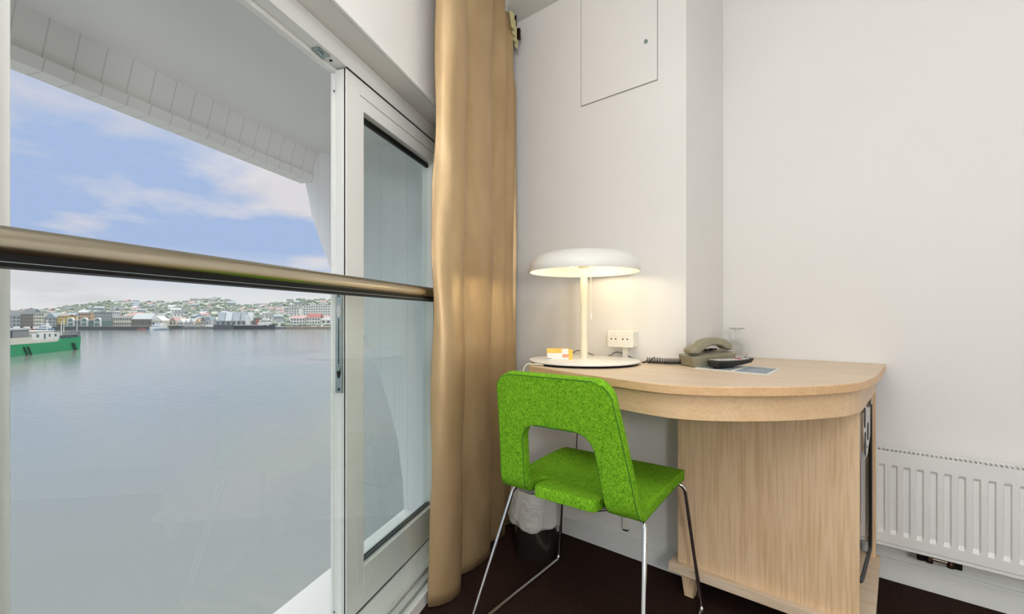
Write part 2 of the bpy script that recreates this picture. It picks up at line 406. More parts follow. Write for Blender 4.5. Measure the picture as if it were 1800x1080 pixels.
# exterior loggia
SE = 2.03
tag(MB().box(-4, SE, .90, 1.66, .874+H, .99+H).build('loggia_soffit', M['soffit'], rotz=WROT), 'grey painted soffit of the loggia outside the window', 'soffit', kind='structure')
bm = MB().add([(x, d, z) for x in (-4, SE) for d, z in ((1.655, .874+H), (1.690, .765+H), (1.676, .757+H), (1.69, .723+H), (1.76, .723+H), (1.76, .99+H), (1.655, .99+H))],
              [tuple(range(7)), tuple(range(13, 6, -1))] + [(i, i+7, (i+1) % 7+7, (i+1) % 7) for i in range(7)])
tag(bm.build('loggia_beam', M['boards'], rotz=WROT), 'white boarded beam along the outer edge of the loggia roof', 'beam', kind='structure')
tag(MB().box(-4, SE, .862, 1.143, -.06, -.0005).build('loggia_sill', M['ext'], rotz=WROT), 'white ledge outside at the foot of the window', 'ledge', kind='structure')
fe = [(.902, -.06), (1.144, -.06), (1.144, .0)] + [(d, h+H) for d, h in ((1.150, -.824), (1.176, -.626), (1.24, -.40), (1.338, -.145), (1.45, .06), (1.577, .27), (1.63, .39), (1.691, .544), (1.725, .70), (1.735, .74), (1.75, .99))] + [(.902, .99+H)]
fin = MB().add([(s, d, z) for s in (SE+.0005, SE+.09) for d, z in fe], [tuple(range(len(fe)))[::-1], tuple(range(len(fe), 2*len(fe)))] + [(i, (i+1) % len(fe), (i+1) % len(fe)+len(fe), i+len(fe)) for i in range(len(fe))])
tag(fin.build('loggia_side_wall', M['fin_boards'], rotz=WROT), 'white boarded side wall with a curved outer edge outside', 'wall', kind='structure')
tag(MB().box(-4, 2.12, .902, 1.76, 1.0+H, 3.2).build('facade', M['ext'], rotz=WROT), 'white facade above the loggia', 'wall', kind='structure')

# ------------------------------------------------------------------ curtain
cur = thing('curtain', 'floor-length gold satin curtain gathered beside the window', 'curtain', (0, 0, 0), WROT)
# plan path of the folds as (s, d): long visible leaves, short tucked returns
key = [(1.392, .670), (1.400, .640), (1.425, .612), (1.465, .598), (1.503, .602), (1.518, .625), (1.518, .660), (1.545, .672), (1.578, .640), (1.630, .608), (1.690, .590), (1.745, .586), (1.763, .600), (1.765, .655),
       (1.782, .672), (1.808, .645), (1.850, .605), (1.898, .578), (1.913, .590), (1.913, .655), (1.930, .665), (1.955, .632), (1.990, .595), (2.018, .574), (2.030, .585), (2.030, .638), (2.042, .645), (2.052, .615), (2.062, .585), (2.070, .574)]
plan = spline([(s, d, 0) for s, d in key], 7)
nz = 60; v = []; f = []; m = len(plan)
for j in range(nz+1):
    t = j/nz; z = .012 + (CEIL-.024-.012)*t
    for i, p in enumerate(plan):
        q = i/(m-1)
        s, d = p.x, p.y
        s += (1-t)**2*(-.05*(1-q)) + .004*math.sin(9*t+i*.04)*(1-q)*(1-q)
        if q < .3:
            d += .006*math.sin(26*t+q*20)*(1-q/.3); s += .003*math.sin(17*t+1)*(1-q/.3)
        amp = 1.0
        d = .635 + (d-.635)*amp + .003*math.sin(14*t+q*9)
        s += .004*math.sin(11*t+q*23)
        if t > .86 and q > .86: d += (t-.86)/.14*.045*min(1, (q-.86)/.08)
        d = min(d, .672); d = max(d, .566)
        mx = (1.682 + .4125*d)/.911 - .012
        s = min(s, mx)
        v.append((s, d, z))
for j in range(nz):
    for i in range(m-1): f.append((j*m+i, j*m+i+1, (j+1)*m+i+1, (j+1)*m+i))
fo = MB().add(v, f).build('fabric', M['satin'], cur, smooth=True)
so = fo.modifiers.new('thickness', 'SOLIDIFY'); so.thickness = .0016; so.offset = 0
# heading tape that spills out at the end of the track
tp = MB(); 
for k in range(4):
    s_ = 1.985+k*.020
    z_ = 2.345-.018*k
    tp.add([(s_, .574, z_-.070), (s_+.012, .562, z_-.076), (s_+.026, .566, z_+.004), (s_+.006, .586, z_+.014)], [(0, 1, 2, 3)])
to = tp.build('heading_tape', M['tape'], cur); so = to.modifiers.new('t', 'SOLIDIFY'); so.thickness = .004
trk = thing('curtain_track', 'dark metal curtain track end sticking out at the ceiling corner', 'curtain track', (0, 0, 0), WROT)
MB().box(.36, 2.060, .600, .624, CEIL-.022, CEIL-.0005).build('rail', M['frame'], trk)
MB().box(2.056, 2.074, .552, .583, 2.262, 2.312).build('end_cap', M['darkmetal'], trk, bevel=.003)
MB().box(2.060, 2.072, .572, .582, 2.312, CEIL-.0005).build('bracket', M['darkmetal'], trk)

# ------------------------------------------------------------------ desk
desk = thing('desk', 'pale oak desk with curved front edge against the white wall', 'desk', (-.35, 1.8, 0))
DL = Vector((.35, -1.8, 0))            # world to desk local
ZT = .784
front = [(-.994, 1.262), (-.90, 1.228), (-.80, 1.194), (-.62, 1.148), (-.47, 1.122), (-.38, 1.140), (-.293, 1.194), (-.19, 1.292), (-.122, 1.390), (-.080, 1.480), (-.058, 1.60), (-.046, 1.75), (-.040, 1.95), (-.036, YB-.002)]
fs = spline([(x, y, 0) for x, y in front], 6)
outline = [(-1.176, YA-.002)] + [(p.x, p.y) for p in fs] + [(XS+.002, YB-.002), (XS+.002, YA-.002)]
def off(pts, d):
    out = []
    for i, p in enumerate(pts):
        a = pts[max(i-1, 0)]; b = pts[min(i+1, len(pts)-1)]; t = (b-a).normalized(); nrm = Vector((-t.y, t.x, 0))
        out.append(p + nrm*d)
    return out
def loc2(pts): return [(p[0]+DL.x, p[1]+DL.y) for p in pts]
top = MB().prism(loc2(outline), ZT-.024, ZT)
tt = top.build('tabletop', None, desk, bevel=.0025)
tt.data.materials.clear(); tt.data.materials.append(M['oakH']); tt.data.materials.append(M['oakE'])
for p in tt.data.polygons: p.material_index = 0 if abs(p.normal.z) > .5 else 1
o1 = off(fs, .022); o2 = off(fs, .040)
i1 = next(i for i, p in enumerate(fs) if p.y > 1.545 and p.x > -.2)
for i in range(max(0, i1-14), len(fs)):
    k_ = min(1, (i-(i1-14))/14); o1[i] = o1[i].lerp(off(fs, .014)[i], k_)
band = [(p.x, p.y) for p in o1[2:i1+1]] + [(p.x, p.y) for p in reversed(o2[2:i1+1])]
MB().prism(loc2(band), ZT-.088, ZT-.0242).build('apron', M['oakA'], desk, smooth=True)
# pedestal
px0, px1, py0, py1 = -.578, -.082, 1.558, 2.045
def dbox(x0, x1, y0, y1, z0, z1): return MB().box(x0+DL.x, x1+DL.x, y0+DL.y, y1+DL.y, z0, z1)
dbox(px0, px1, py0, py0+.022, .116, ZT-.0242).build('panel', M['oakV'], desk, bevel=.001)
dbox(px0, px0+.022, py0+.022, py1, .116, ZT-.0242).build('side_panel', M['oakV'], desk, bevel=.001)
dbox(-.081, -.061, py1-.022, py1, .116, ZT-.0242).build('rear_post', M['oakV'], desk, bevel=.001)
sr = MB().prism(loc2([(-.094, 1.553), (-.0785, 1.553), (-.061, py1), (-.080, py1)]), ZT-.090, ZT-.0242); sr.build('side_rail', M['oakY'], desk, bevel=.001)
dbox(-.602, -.050, 1.535, 2.062, .086, .116).build('plinth', M['oakH'], desk, bevel=.0015)
for (x, y, dx, dy) in ((-.545, 1.585, -1, -1), (-.105, 1.585, 1, -1), (-.545, 2.02, -1, 1), (-.105, 2.02, 1, 1)):
    a, b = .024, .015
    vs = [(x+DL.x+sx*b, y+DL.y+sy*b, .0005) for sx, sy in ((-1, -1), (1, -1), (1, 1), (-1, 1))] + [(x+DL.x+sx*a, y+DL.y+sy*a, .0855) for sx, sy in ((-1, -1), (1, -1), (1, 1), (-1, 1))]
    MB().add(vs, [(3, 2, 1, 0), (4, 5, 6, 7), (0, 1, 5, 4), (1, 2, 6, 5), (2, 3, 7, 6), (3, 0, 4, 7)]).build('leg', M['oakV'], desk, bevel=.001)
dbox(-1.14, -.62, YA-.030, YA-.003, ZT-.070, ZT-.0242).build('wall_batten', M['oakH'], desk, bevel=.001)
# open side: dark rounded frame rod and a bright hinge plate
xf = -.0775; XK = .0235; SH = lambda y: XK*(y-1.79)
rod = spline([(xf+SH(y)+DL.x, y+DL.y, z) for y, z in ((1.60, .215), (1.66, .198), (1.80, .187), (1.93, .176), (1.955, .19), (1.960, .25), (1.960, .45), (1.960, .66))], 6)
MB().tube(rod, .0055, 8).build('door_frame', M['black'], desk, smooth=True)
def plate_pts(y0, z0, sy, sz, pts): return [(y0+DL.y+a*sy, z0+b*sz) for a, b in pts]
hgo = [(-.5, .75), (-.35, 1), (-.1, .78), (.2, .62), (.45, .95), (.5, .6), (.42, -.55), (.1, -.95), (-.2, -1), (-.45, -.6), (-.5, 0)]
hp_ = plate_pts(1.79, .612, .26, .085, hgo)
Tp = Matrix(((1, XK, 0, -XK*(1.79+DL.y)), (0, 1, 0, 0), (0, 0, 1, 0), (0, 0, 0, 1))) @ Matrix(((0, 0, 1, 0), (1, 0, 0, 0), (0, 1, 0, 0), (0, 0, 0, 1)))
hg = MB().prism(hp_, xf+DL.x-.003, xf+DL.x+.003, M['chrome'], Tp)
def oval(y, z, ry, rz, n=18): return [(y+DL.y+ry*math.cos(2*PI*k/n), z+rz*math.sin(2*PI*k/n)) for k in range(n)]
for (y, z, ry, rz) in ((1.815, .595, .022, .028), (1.715, .575, .020, .036), (1.705, .655, .022, .03), (1.905, .675, .02, .018)):
    hg.prism(oval(y, z, ry, rz), xf+DL.x+.0028, xf+DL.x+.0042, M['black'], Tp)
hg.build('hinge_plate', M['chrome'], desk)

# ------------------------------------------------------------------ chair
CH = (-.725, 1.09, 0); CR = math.radians(3.5)
chair = thing('desk_chair', 'green wool upholstered chair with cut-out back on chrome sled legs', 'chair', CH, CR)
def prof(u):   # centre line of the shell, side view: (y, z) for u in 0..1 seat front -> top of back
    pts = PROF; L = PL[-1]*u
    for i in range(len(PL)-1):
        if PL[i+1] >= L: 
            t = (L-PL[i])/(PL[i+1]-PL[i]); return pts[i].lerp(pts[i+1], t)
    return pts[-1]
raw = [Vector((0, .405, .425)), Vector((0, .39, .440)), Vector((0, .33, .447)), Vector((0, .20, .443)), Vector((0, .08, .436)), Vector((0, .035, .434)), Vector((0, .004, .446)), Vector((0, -.010, .480)), Vector((0, -.022, .54)), Vector((0, -.050, .66)), Vector((0, -.085, .795))]
PROF = spline(raw, 10); PL = [0]
for i in range(1, len(PROF)): PL.append(PL[-1]+(PROF[i]-PROF[i-1]).length)
Ltot = PL[-1]
def u_of(i): return PL[i*10]/Ltot
us_seat = 0; u_tab = u_of(4)            # where the side strips leave the seat
u_bend = u_of(6); u_open = PL[90]/Ltot-.012   # the opening's upper edge
def outer(u):
    if u < u_bend: w = .222
    else: w = .222 - (u-u_bend)/(1-u_bend)*.045
    r = .045/Ltot
    if u < r: w -= .040*(1-math.sqrt(max(0, 1-(1-u/r)**2)))
    if u > 1-r*1.1:
        t = (u-(1-r*1.1))/(r*1.1); w -= .045*(1-math.sqrt(max(0, 1-t*t)))
    return w
def inner(u):
    t = (u-u_tab)/(u_open-u_tab)
    w = .138 - .028*t
    if t > .80:
        k = (t-.80)/.20; w -= .045*(1-math.sqrt(max(0, 1-k*k)))
    if t < .10: w -= .012*(1-t/.10)
    return w
rows = []
def lsp(a, b, n): return [a+(b-a)*i/n for i in range(n+1)]
U = [0, .008, .02, .035, .05, .066] + lsp(.085, u_tab, 9)
n_seat = len(U)
U2 = lsp(u_tab, u_open, 26)[1:]
n_open = len(U2)
U3 = lsp(u_open, 1, 14)[1:]
U3 = [x for x in U3[:-1]] + [1-.012, 1-.004, 1.0]
NS, NC = 4, 8
verts = []; faces = []; idx = {}
def curve_y(x, u): # shallow dishing of the back and seat
    return 0
def put(key, x, u):
    p = prof(u); verts.append((x, p.y, p.z)); idx[key] = len(verts)-1
allU = U+U2+U3
for r, u in enumerate(allU):
    wo = outer(u)
    wi = inner(min(max(u, u_tab), u_open))
    if u > u_open: wi = wi + (u-u_open)/(1-u_open)*.02
    wi = min(wi, wo*.75)
    for k in range(NS+1): put((r, 'L', k), -wo+(wo-wi)*k/NS, u); put((r, 'R', k), wi+(wo-wi)*k/NS, u)
    hole = n_seat-1 < r < n_seat+n_open-1
    for k in range(1, NC):
        if not hole: put((r, 'C', k), -wi+2*wi*k/NC, u)
def ck(r, k):
    if k == 0: return idx[(r, 'L', NS)]
    if k == NC: return idx[(r, 'R', 0)]
    return idx[(r, 'C', k)]
for r in range(len(allU)-1):
    for k in range(NS):
        faces.append((idx[(r, 'L', k)], idx[(r, 'L', k+1)], idx[(r+1, 'L', k+1)], idx[(r+1, 'L', k)]))
        faces.append((idx[(r, 'R', k)], idx[(r, 'R', k+1)], idx[(r+1, 'R', k+1)], idx[(r+1, 'R', k)]))
    if r < n_seat-1 or r >= n_seat+n_open-1:
        for k in range(NC): faces.append((ck(r, k), ck(r, k+1), ck(r+1, k+1), ck(r+1, k)))
# tab of the seat running on straight between the strips
rt = n_seat-1; yz = prof(u_tab); prev = [ck(rt, k) for k in range(1, NC)]
tabn = 7
x1s = [verts[i][0] for i in prev]
tab_edge = []
for j in range(1, tabn+1):
    t = j/tabn; cur_ = []
    for q, x in enumerate(x1s):
        sh = 1.0 if t < .6 else 1-.10*((t-.6)/.4)**2
        verts.append((x*sh*1.10, yz.y-.100*t, yz.z+.004*t)); cur_.append(len(verts)-1)
    for q in range(len(cur_)-1): faces.append((prev[q], prev[q+1], cur_[q+1], cur_[q]))
    prev = cur_
shell = MB().add(verts, faces)
so_ = shell.build('shell', M['green'], chair, smooth=True)
s1_ = so_.modifiers.new('thick', 'SOLIDIFY'); s1_.thickness = .032; s1_.offset = 0
b1_ = so_.modifiers.new('round', 'BEVEL'); b1_.width = .009; b1_.segments = 3; b1_.limit_method = 'ANGLE'; b1_.angle_limit = math.radians(50)
so_.data.set_sharp_from_angle(angle=PI)
# piping along the rear face of the back
def nrm_at(u):
    a, b = prof(max(0, u-.004)), prof(min(1, u+.004)); t = (b-a).normalized(); return Vector((0, -t.z, t.y))
loop = []
for u in lsp(.02, .985, 60): 
    p = prof(u)-nrm_at(u)*(-.0145); loop.append((-(outer(u)-.0015), p.y, p.z))
tc_ = prof(.999)
p = prof(1.0)-nrm_at(1.0)*(-.0145)
for x in lsp(-(outer(1)-.002), outer(1)-.002, 6): loop.append((x, p.y, p.z-.001))
for u in reversed(lsp(.02, .985, 60)):
    p = prof(u)-nrm_at(u)*(-.0145); loop.append(((outer(u)-.0015), p.y, p.z))
MB().tube(loop, .0017, 6).build('piping', M['piping'], chair, smooth=True)
lp = []
for u in lsp(u_tab+.01, u_open-.002, 30):
    p = prof(u)+nrm_at(u)*.0145; lp.append((-(inner(u)+.002), p.y, p.z))
for u in reversed(lsp(u_tab+.01, u_open-.002, 30)):
    p = prof(u)+nrm_at(u)*.0145; lp.append((inner(u)+.002, p.y, p.z))
MB().tube(lp, .0018, 6).build('piping', M['piping'], chair, smooth=True)
def corner_path(pts, r, n=6):
    P = [Vector(p) for p in pts]; out = [P[0]]
    for i in range(1, len(P)-1):
        a = (P[i-1]-P[i]).normalized(); b = (P[i+1]-P[i]).normalized()
        p, q = P[i]+a*r, P[i]+b*r
        for k in range(n+1):
            t = k/n; out.append((1-t)**2*p+2*t*(1-t)*P[i]+t*t*q)
    out.append(P[-1]); return out
for sx in (-1, 1):
    pts = [(sx*.17, .06, .416), (sx*.215, .045, .416), (sx*.268, -.115, .0075), (sx*.268, .410, .0075), (sx*.222, .372, .416), (sx*.17, .36, .416)]
    MB().tube(corner_path(pts, .028), .0065, 12).build('leg', M['chrome'], chair, smooth=True)
MB().tube([(-.17, .06, .416), (0, .06, .414), (.17, .06, .416)], .006, 10).build('crossbar', M['chrome'], chair, smooth=True)
MB().tube([(-.17, .36, .416), (0, .36, .414), (.17, .36, .416)], .006, 10).build('crossbar', M['chrome'], chair, smooth=True)

# ------------------------------------------------------------------ lamp
LX, LY = -.892, 1.462
lamp = thing('table_lamp', 'white mushroom table lamp with wide disc base, switched on', 'lamp', (LX, LY, ZT))
R0 = .203
MB().lathe([(0, .007), (R0-.012, .007), (R0-.010, .0075), (R0, .0085), (R0, .0125), (R0-.002, .014), (.03, .0145), (.016, .017), (0, .017)], 96).build('base', M['white'], lamp, smooth=True)
MB().lathe([(0, .0002), (R0-.008, .0002), (R0-.005, .0065), (0, .0045)], 64).build('base_pad', M['gasket'], lamp, smooth=True)
MB().lathe([(.0140, .0148), (.0138, .08), (.0128, .3), (.0125, .36), (0, .36)], 32).build('stem', M['cream'], lamp, smooth=True)
zr = .337
out_p = [(R0-.001, zr), (R0+.001, zr+.006), (R0, zr+.022), (R0-.008, zr+.042), (R0-.028, zr+.060), (R0-.065, zr+.071), (R0-.12, zr+.077), (.03, zr+.079), (0, zr+.079)]
in_p = [(0, zr+.074), (.03, zr+.074), (R0-.12, zr+.071), (R0-.068, zr+.066), (R0-.032, zr+.055), (R0-.013, zr+.040), (R0-.005, zr+.020), (R0-.004, zr+.004), (R0-.003, zr)]
MB().lathe(in_p + out_p, 96, closed=True).build('lamp_shade', M['white'], lamp, smooth=True)
MB().lathe([(.0135, .352), (.022, .358), (.022, .374), (.05, .392), (.05, zr+.073), (0, zr+.073)], 32).build('lamp_holder', M['cream'], lamp, smooth=True)
cl = MB().tube([(.024, .010, zr+.05), (.024, .010, zr-.05), (.024, .010, .185)], .0013, 6)
cl.build('pull_cord', M['cream'], lamp, smooth=True)
MB().lathe([(0, -.0), (.004, .001), (.0045, .008), (.002, .022), (0, .023)], 16, T=T3(.024, .010, .163)).build('cord_pull', M['white'], lamp, smooth=True)
for k, a in enumerate((.6, 2.7, 4.8)):
    b_ = MB(); 
    b_.lathe([(0, -.018), (.010, -.014), (.014, 0), (.010, .012), (0, .016)], 16, T=T3(.085*math.cos(a), .085*math.sin(a), zr+.045))
    b_.build('bulb', M['bulb'], lamp, smooth=True)
ld = bpy.data.lights.new('lamp_light', 'POINT'); ld.energy = .42; ld.color = (1, .85, .60); ld.shadow_soft_size = .03
for k, a in enumerate((1.6, 3.8, 5.8)):
    lo = bpy.data.objects.new('lamp_light', ld); col.objects.link(lo); lo.location = (.10*math.cos(a), .10*math.sin(a), zr+.03); lo.parent = lamp
# lamp cords
cc = spline([(-1.148, YA-.012, ZT+.003), (-1.09, YA-.014, ZT+.010), (-1.05, YA-.018, ZT+.028), (-1.0, YA-.02, ZT+.020), (-.95, YA-.02, ZT+.008), (-.90, YA-.016, ZT+.014), (-.865, YA-.015, ZT+.030), (-.80, YA-.014, ZT+.010), (-.77, YA-.02, ZT+.003)], 8)
tag(MB().tube(cc, .0016, 6).build('wall_cable', M['black'], smooth=True), 'thin black cord looping behind the lamp base', 'cable')
c1 = spline([(-.93, 1.275, ZT+.003), (-.975, 1.262, ZT+.006), (-1.0, 1.254, ZT+.002), (-1.010, 1.25, ZT-.02), (-1.012, 1.262, ZT-.04), (-.99, 1.30, ZT-.045), (-.98, 1.45, ZT-.05), (-.99, 1.64, ZT-.06)], 7)
lc_ = MB().tube([p-Vector((LX, LY, ZT)) for p in c1], .0026, 8).build('power_cord', M['cream'], lamp, smooth=True)

# carton on the lamp base
cbx = thing('card_carton', 'small white and yellow carton standing on the lamp base', 'carton', (-.958, 1.392, ZT+.0145), math.radians(36))
MB().box(-.042, .036, -.011, .011, 0, .040).build('box', M['card_w'], cbx, bevel=.001)
MB().box(-.0425, .012, -.0116, -.0111, .024, .0395).box(-.042, .036, -.011, .0112, .0401, .0405).build('yellow_band', M['card_y'], cbx)
MB().box(.014, .0365, -.0116, -.0111, .008, .020).build('pink_print', M['card_p'], cbx)
MB().box(-.041, -.035, -.0116, -.0111, .003, .0055).box(-.033, -.027, -.0116, -.0111, .003, .005).build('dark_print', M['black'], cbx)
MB().add([(.036, -.0105, .0), (.052, -.004, 0), (.052, -.004, .036), (.036, -.0105, .040)], [(0, 1, 2, 3)]).build('flap', M['card_y'], cbx).modifiers.new('t', 'SOLIDIFY').thickness = .0008

# double socket
skt = thing('wall_socket', 'cream double wall socket above the desk beside the lamp', 'socket', (-.840, YA-.0005, .868))
pl = MB(); w_, h_, r_ = .0565, .033, .008
pp = []
for cx, cz, a0 in ((w_-r_, h_-r_, 0), (-w_+r_, h_-r_, 90), (-w_+r_, -h_+r_, 180), (w_-r_, -h_+r_, 270)):
    for k in range(6): a = math.radians(a0+18*k); pp.append((cx+r_*math.cos(a), cz+r_*math.sin(a)))
RX = Matrix.Rotation(PI/2, 4, 'X')
pl.prism(pp, 0, .042, T=RX); pl.build('housing', M['socket'], skt, bevel=.003)
for sx in (-.028, .022):
    fc = MB().lathe([(.0205, .0), (.0205, .0015), (.0185, .0015), (.0185, .0004), (0, .0004)], 32, M['socket'], T3(sx, -.0422, 0) @ RX)
    fo_ = fc.build('outlet_face', M['socket'], skt, smooth=True)
    hh = MB()
    for q in (-.0095, .0095): hh.lathe([(0, .0003), (.0032, .0003), (.0032, 0)], 12, T=T3(sx+q, -.0428, 0) @ RX)
    hh.build('socket_hole', M['black'], fo_)
trunk = thing('cable_trunking', 'slim white cable cover running down the wall below the socket', 'cable cover', (-.832, YA-.0005, .106))
MB().box(-.011, .011, -.016, 0, .002, ZT-.106-.072).box(-.011, .011, -.016, 0, ZT-.106+.0005, .868-.033-.106).build('cover', M['socket'], trunk, bevel=.001)
MB().box(-.010, .010, -.0155, -.001, -.004, .0015).build('open_end', M['gasket'], trunk)

# black cables under the desk
tag(MB().tube(spline([(-1.055, YA-.02, .70), (-1.05, YA-.03, .62), (-1.045, YA-.03, .50), (-1.05, YA-.03, .36), (-1.04, YA-.035, .24), (-1.02, YA-.04, .165), (-.98, YA-.045, .150), (-.90, YA-.04, .172), (-.868, YA-.03, .175), (-.862, YA-.02, .215)], 8), .0022, 6).build('hanging_cable', M['black'], smooth=True), 'thin black cable drooping along the wall behind the chair', 'cable')
cpts = []
for k in range(90):
    a = k/90*2*PI*3; cpts.append((-.845+.03*math.cos(a), YA-.05+.012*math.sin(a*.5), .63+.045*math.sin(a)-.0002*k))
tag(MB().tube(cpts, .0018, 6).build('coiled_cable', M['white'], smooth=True), 'small loop of pale cable hanging under the desk top', 'cable')

# ------------------------------------------------------------------ telephone
PXY = (-.510, 1.644)
tel = thing('telephone', 'olive grey desk telephone with its handset resting on top', 'telephone', (PXY[0], PXY[1], ZT), math.radians(50))
bd = MB().add([(-.072, -.045, .001), (.072, -.045, .001), (.072, .05, .001), (-.072, .05, .001), (-.082, -.05, .034), (.082, -.05, .050), (.078, .05, .058), (-.078, .05, .040)],
              [(3, 2, 1, 0), (4, 5, 6, 7), (0, 1, 5, 4), (1, 2, 6, 5), (2, 3, 7, 6), (3, 0, 4, 7)])
bd.build('body', M['phone'], tel, bevel=.003)
hs = []
sect = [(-.080, .046, .026, .010), (-.076, .048, .029, .020), (-.050, .052, .030, .034), (-.036, .062, .028, .036), (-.018, .072, .028, .030), (.0, .078, .027, .026), (.022, .079, .027, .026), (.040, .076, .028, .028), (.052, .070, .029, .034), (.070, .062, .029, .026), (.076, .058, .026, .014)]
v = []; f = []
for x, z, hw_, hh_ in sect:
    for k in range(12):
        a = 2*PI*k/12; cx, cz = math.cos(a), math.sin(a)
        v.append((x, math.copysign(abs(cx)**.6, cx)*hw_*.85, z+math.copysign(abs(cz)**.6, cz)*hh_*.55))
for i in range(len(sect)-1):
    for k in range(12): f.append((i*12+k, i*12+(k+1) % 12, (i+1)*12+(k+1) % 12, (i+1)*12+k))
f += [tuple(range(12))[::-1], tuple(range(120, 132))]
hn = MB().add(v, f).build('handset', M['phone'], tel, smooth=True)
hn.location = (0, -.012, .008)
MB().box(-.020, .060, -.051, -.0495, .012, .020).build('dark_gap', M['gasket'], tel)
kp = MB()
for i in range(3):
    for j in range(4): kp.box(-.005+i*.018, .008+i*.018, .018+j*.008-.012, .024+j*.008-.012, .051+.002*i, .056+.002*i)
kp.build('key', M['gasket'], tel)
# coiled handset cord
A, B_ = Vector((-.700, 1.585, ZT+.0125)), Vector((-.560, 1.625, ZT+.0125)); n_ = 25
hp2 = []; ax = (B_-A).normalized(); sd = Vector((-ax.y, ax.x, 0))
for k in range(n_*12+1):
    a = k/12*2*PI; t = k/(n_*12); sag = .004*math.sin(t*9)
    hp2.append(A.lerp(B_, t)+(sd*math.cos(a)+Vector((0, 0, 1))*math.sin(a))*(.0098)+sd*sag)
tail = spline([A+Vector((-.022, .006, -.009)), A+Vector((-.012, .006, -.006)), hp2[0]], 5)
tail2 = spline([hp2[-1], B_+Vector((.006, .004, .012)), Vector((-.556, 1.612, ZT+.040)), Vector((-.548, 1.592, ZT+.047))], 6)
def attach(o, par):
    o.parent = par; o.matrix_parent_inverse = (Matrix.Translation(par.location) @ Matrix.Rotation(par.rotation_euler.z, 4, 'Z')).inverted(); return o
attach(MB().tube(tail[:-1]+hp2+tail2[1:], .0018, 6).build('coiled_cord', M['black'], smooth=True), tel)['label'] = 'black coiled cord'
tag(MB().tube(spline([(-.715, YA-.004, ZT+.018), (-.712, 1.655, ZT+.010), (-.715, 1.62, ZT+.003), (-.72, 1.592, ZT+.002)], 6), .0016, 6).build('wall_wire', M['black'], smooth=True), 'short black wire between wall and coiled cord', 'wire')

# paper and remote
fold = thing('leaflet', 'grey-blue printed leaflet lying flat on the desk under the remote', 'leaflet', (-.40, 1.60, ZT+.0004))
ZL = Vector((-.40, 1.60))
q = [(-.518, 1.534), (-.287, 1.485), (-.2926, 1.688), (-.50, 1.725)]
def quad(mb, pts, z0, z1): return mb.prism([(p[0]-ZL.x, p[1]-ZL.y) for p in pts], z0, z1)
quad(MB(), q, 0, .0022).build('sheet', M['paper'], fold)
def lerp2(a, b, t): return (a[0]+(b[0]-a[0])*t, a[1]+(b[1]-a[1])*t)
def sub(u0, u1, v0, v1):
    def P(u, v_): return lerp2(lerp2(q[0], q[1], u), lerp2(q[3], q[2], u), v_)
    return [P(u0, v0), P(u1, v0), P(u1, v1), P(u0, v1)]
quad(MB(), sub(.56, .96, .06, .94), .0022, .0028).build('printed_picture', M['paperblue'], fold)
quad(MB(), sub(.05, .50, .08, .90), .0022, .0028).build('printed_text', plain('printed_grey', (150, 162, 166), .5, var=.3, scale=60), fold)
rm = thing('remote_control', 'black remote control with pale keys and a red button', 'remote control', (-.424, 1.618, ZT+.0035), math.atan2(.17, .075))
rb_ = MB()
st = [(-.092, .018, .010, .024), (-.082, .023, .004, .027), (-.03, .025, .0035, .025), (.03, .024, .008, .025), (.082, .021, .014, .028), (.095, .015, .020, .029)]
v = []; f = []
for x, w2, zlo, zhi in st:
    v += [(x, -w2, zhi-.003), (x, -w2*.7, zlo), (x, w2*.7, zlo), (x, w2, zhi-.003), (x, w2*.85, zhi), (x, -w2*.85, zhi)]
for i in range(len(st)-1):
    for k in range(6): f.append((i*6+k, i*6+(k+1) % 6, (i+1)*6+(k+1) % 6, (i+1)*6+k))
f += [tuple(range(6))[::-1], tuple(range(30, 36))]
rb_.add(v, f).build('body', M['black'], rm, bevel=.0015)
for i in range(9):
    for j in range(3):
        x = -.074+i*.017; y = -.013+j*.013; red = (i == 7 and j >= 1)
        zt_ = .0262 if x < -.03 else .0255 if x < .03 else .0265+(x-.03)*.04
        MB().box(x-.005, x+.005, y-.0042, y+.0042, zt_-.002, zt_+.002).build('button', M['red'] if red else M['button'], rm, bevel=.001)
MB().box(-.075, -.055, -.006, .006, 0, .0042).build('foot', M['black'], rm)

# upturned glass
gl = thing('wine_glass', 'clear stemmed glass standing upside down by the wall', 'glass', (-.515, 2.055, ZT))
MB().lathe([(.028, .0005), (.040, .018), (.044, .036), (.041, .056), (.030, .072), (.014, .080), (.0065, .086), (.0055, .094), (.006, .106), (.012, .118), (.031, .1245), (.031, .1265), (0, .1265)] [::1] , 40, closed=True).build('bowl', M['glass'], gl, smooth=True).modifiers.new('t', 'SOLIDIFY').thickness = .0014

# ------------------------------------------------------------------ radiator
RXc, RY = .20, 2.050
rad = thing('radiator', 'white panel radiator with upright grooves on the recessed wall', 'radiator', (RXc, YB, .170))
rx0, rx1 = -.575+.0-RXc+.02, 1.05-RXc; yf = RY-YB
pitch = .0335; g0 = -.0367-RXc
v = []; xs = []
k = math.floor((rx0+.03-g0)/pitch)+1
gx = g0+k*pitch
prof_x = [rx0]
zb0, zt0 = .0, .306
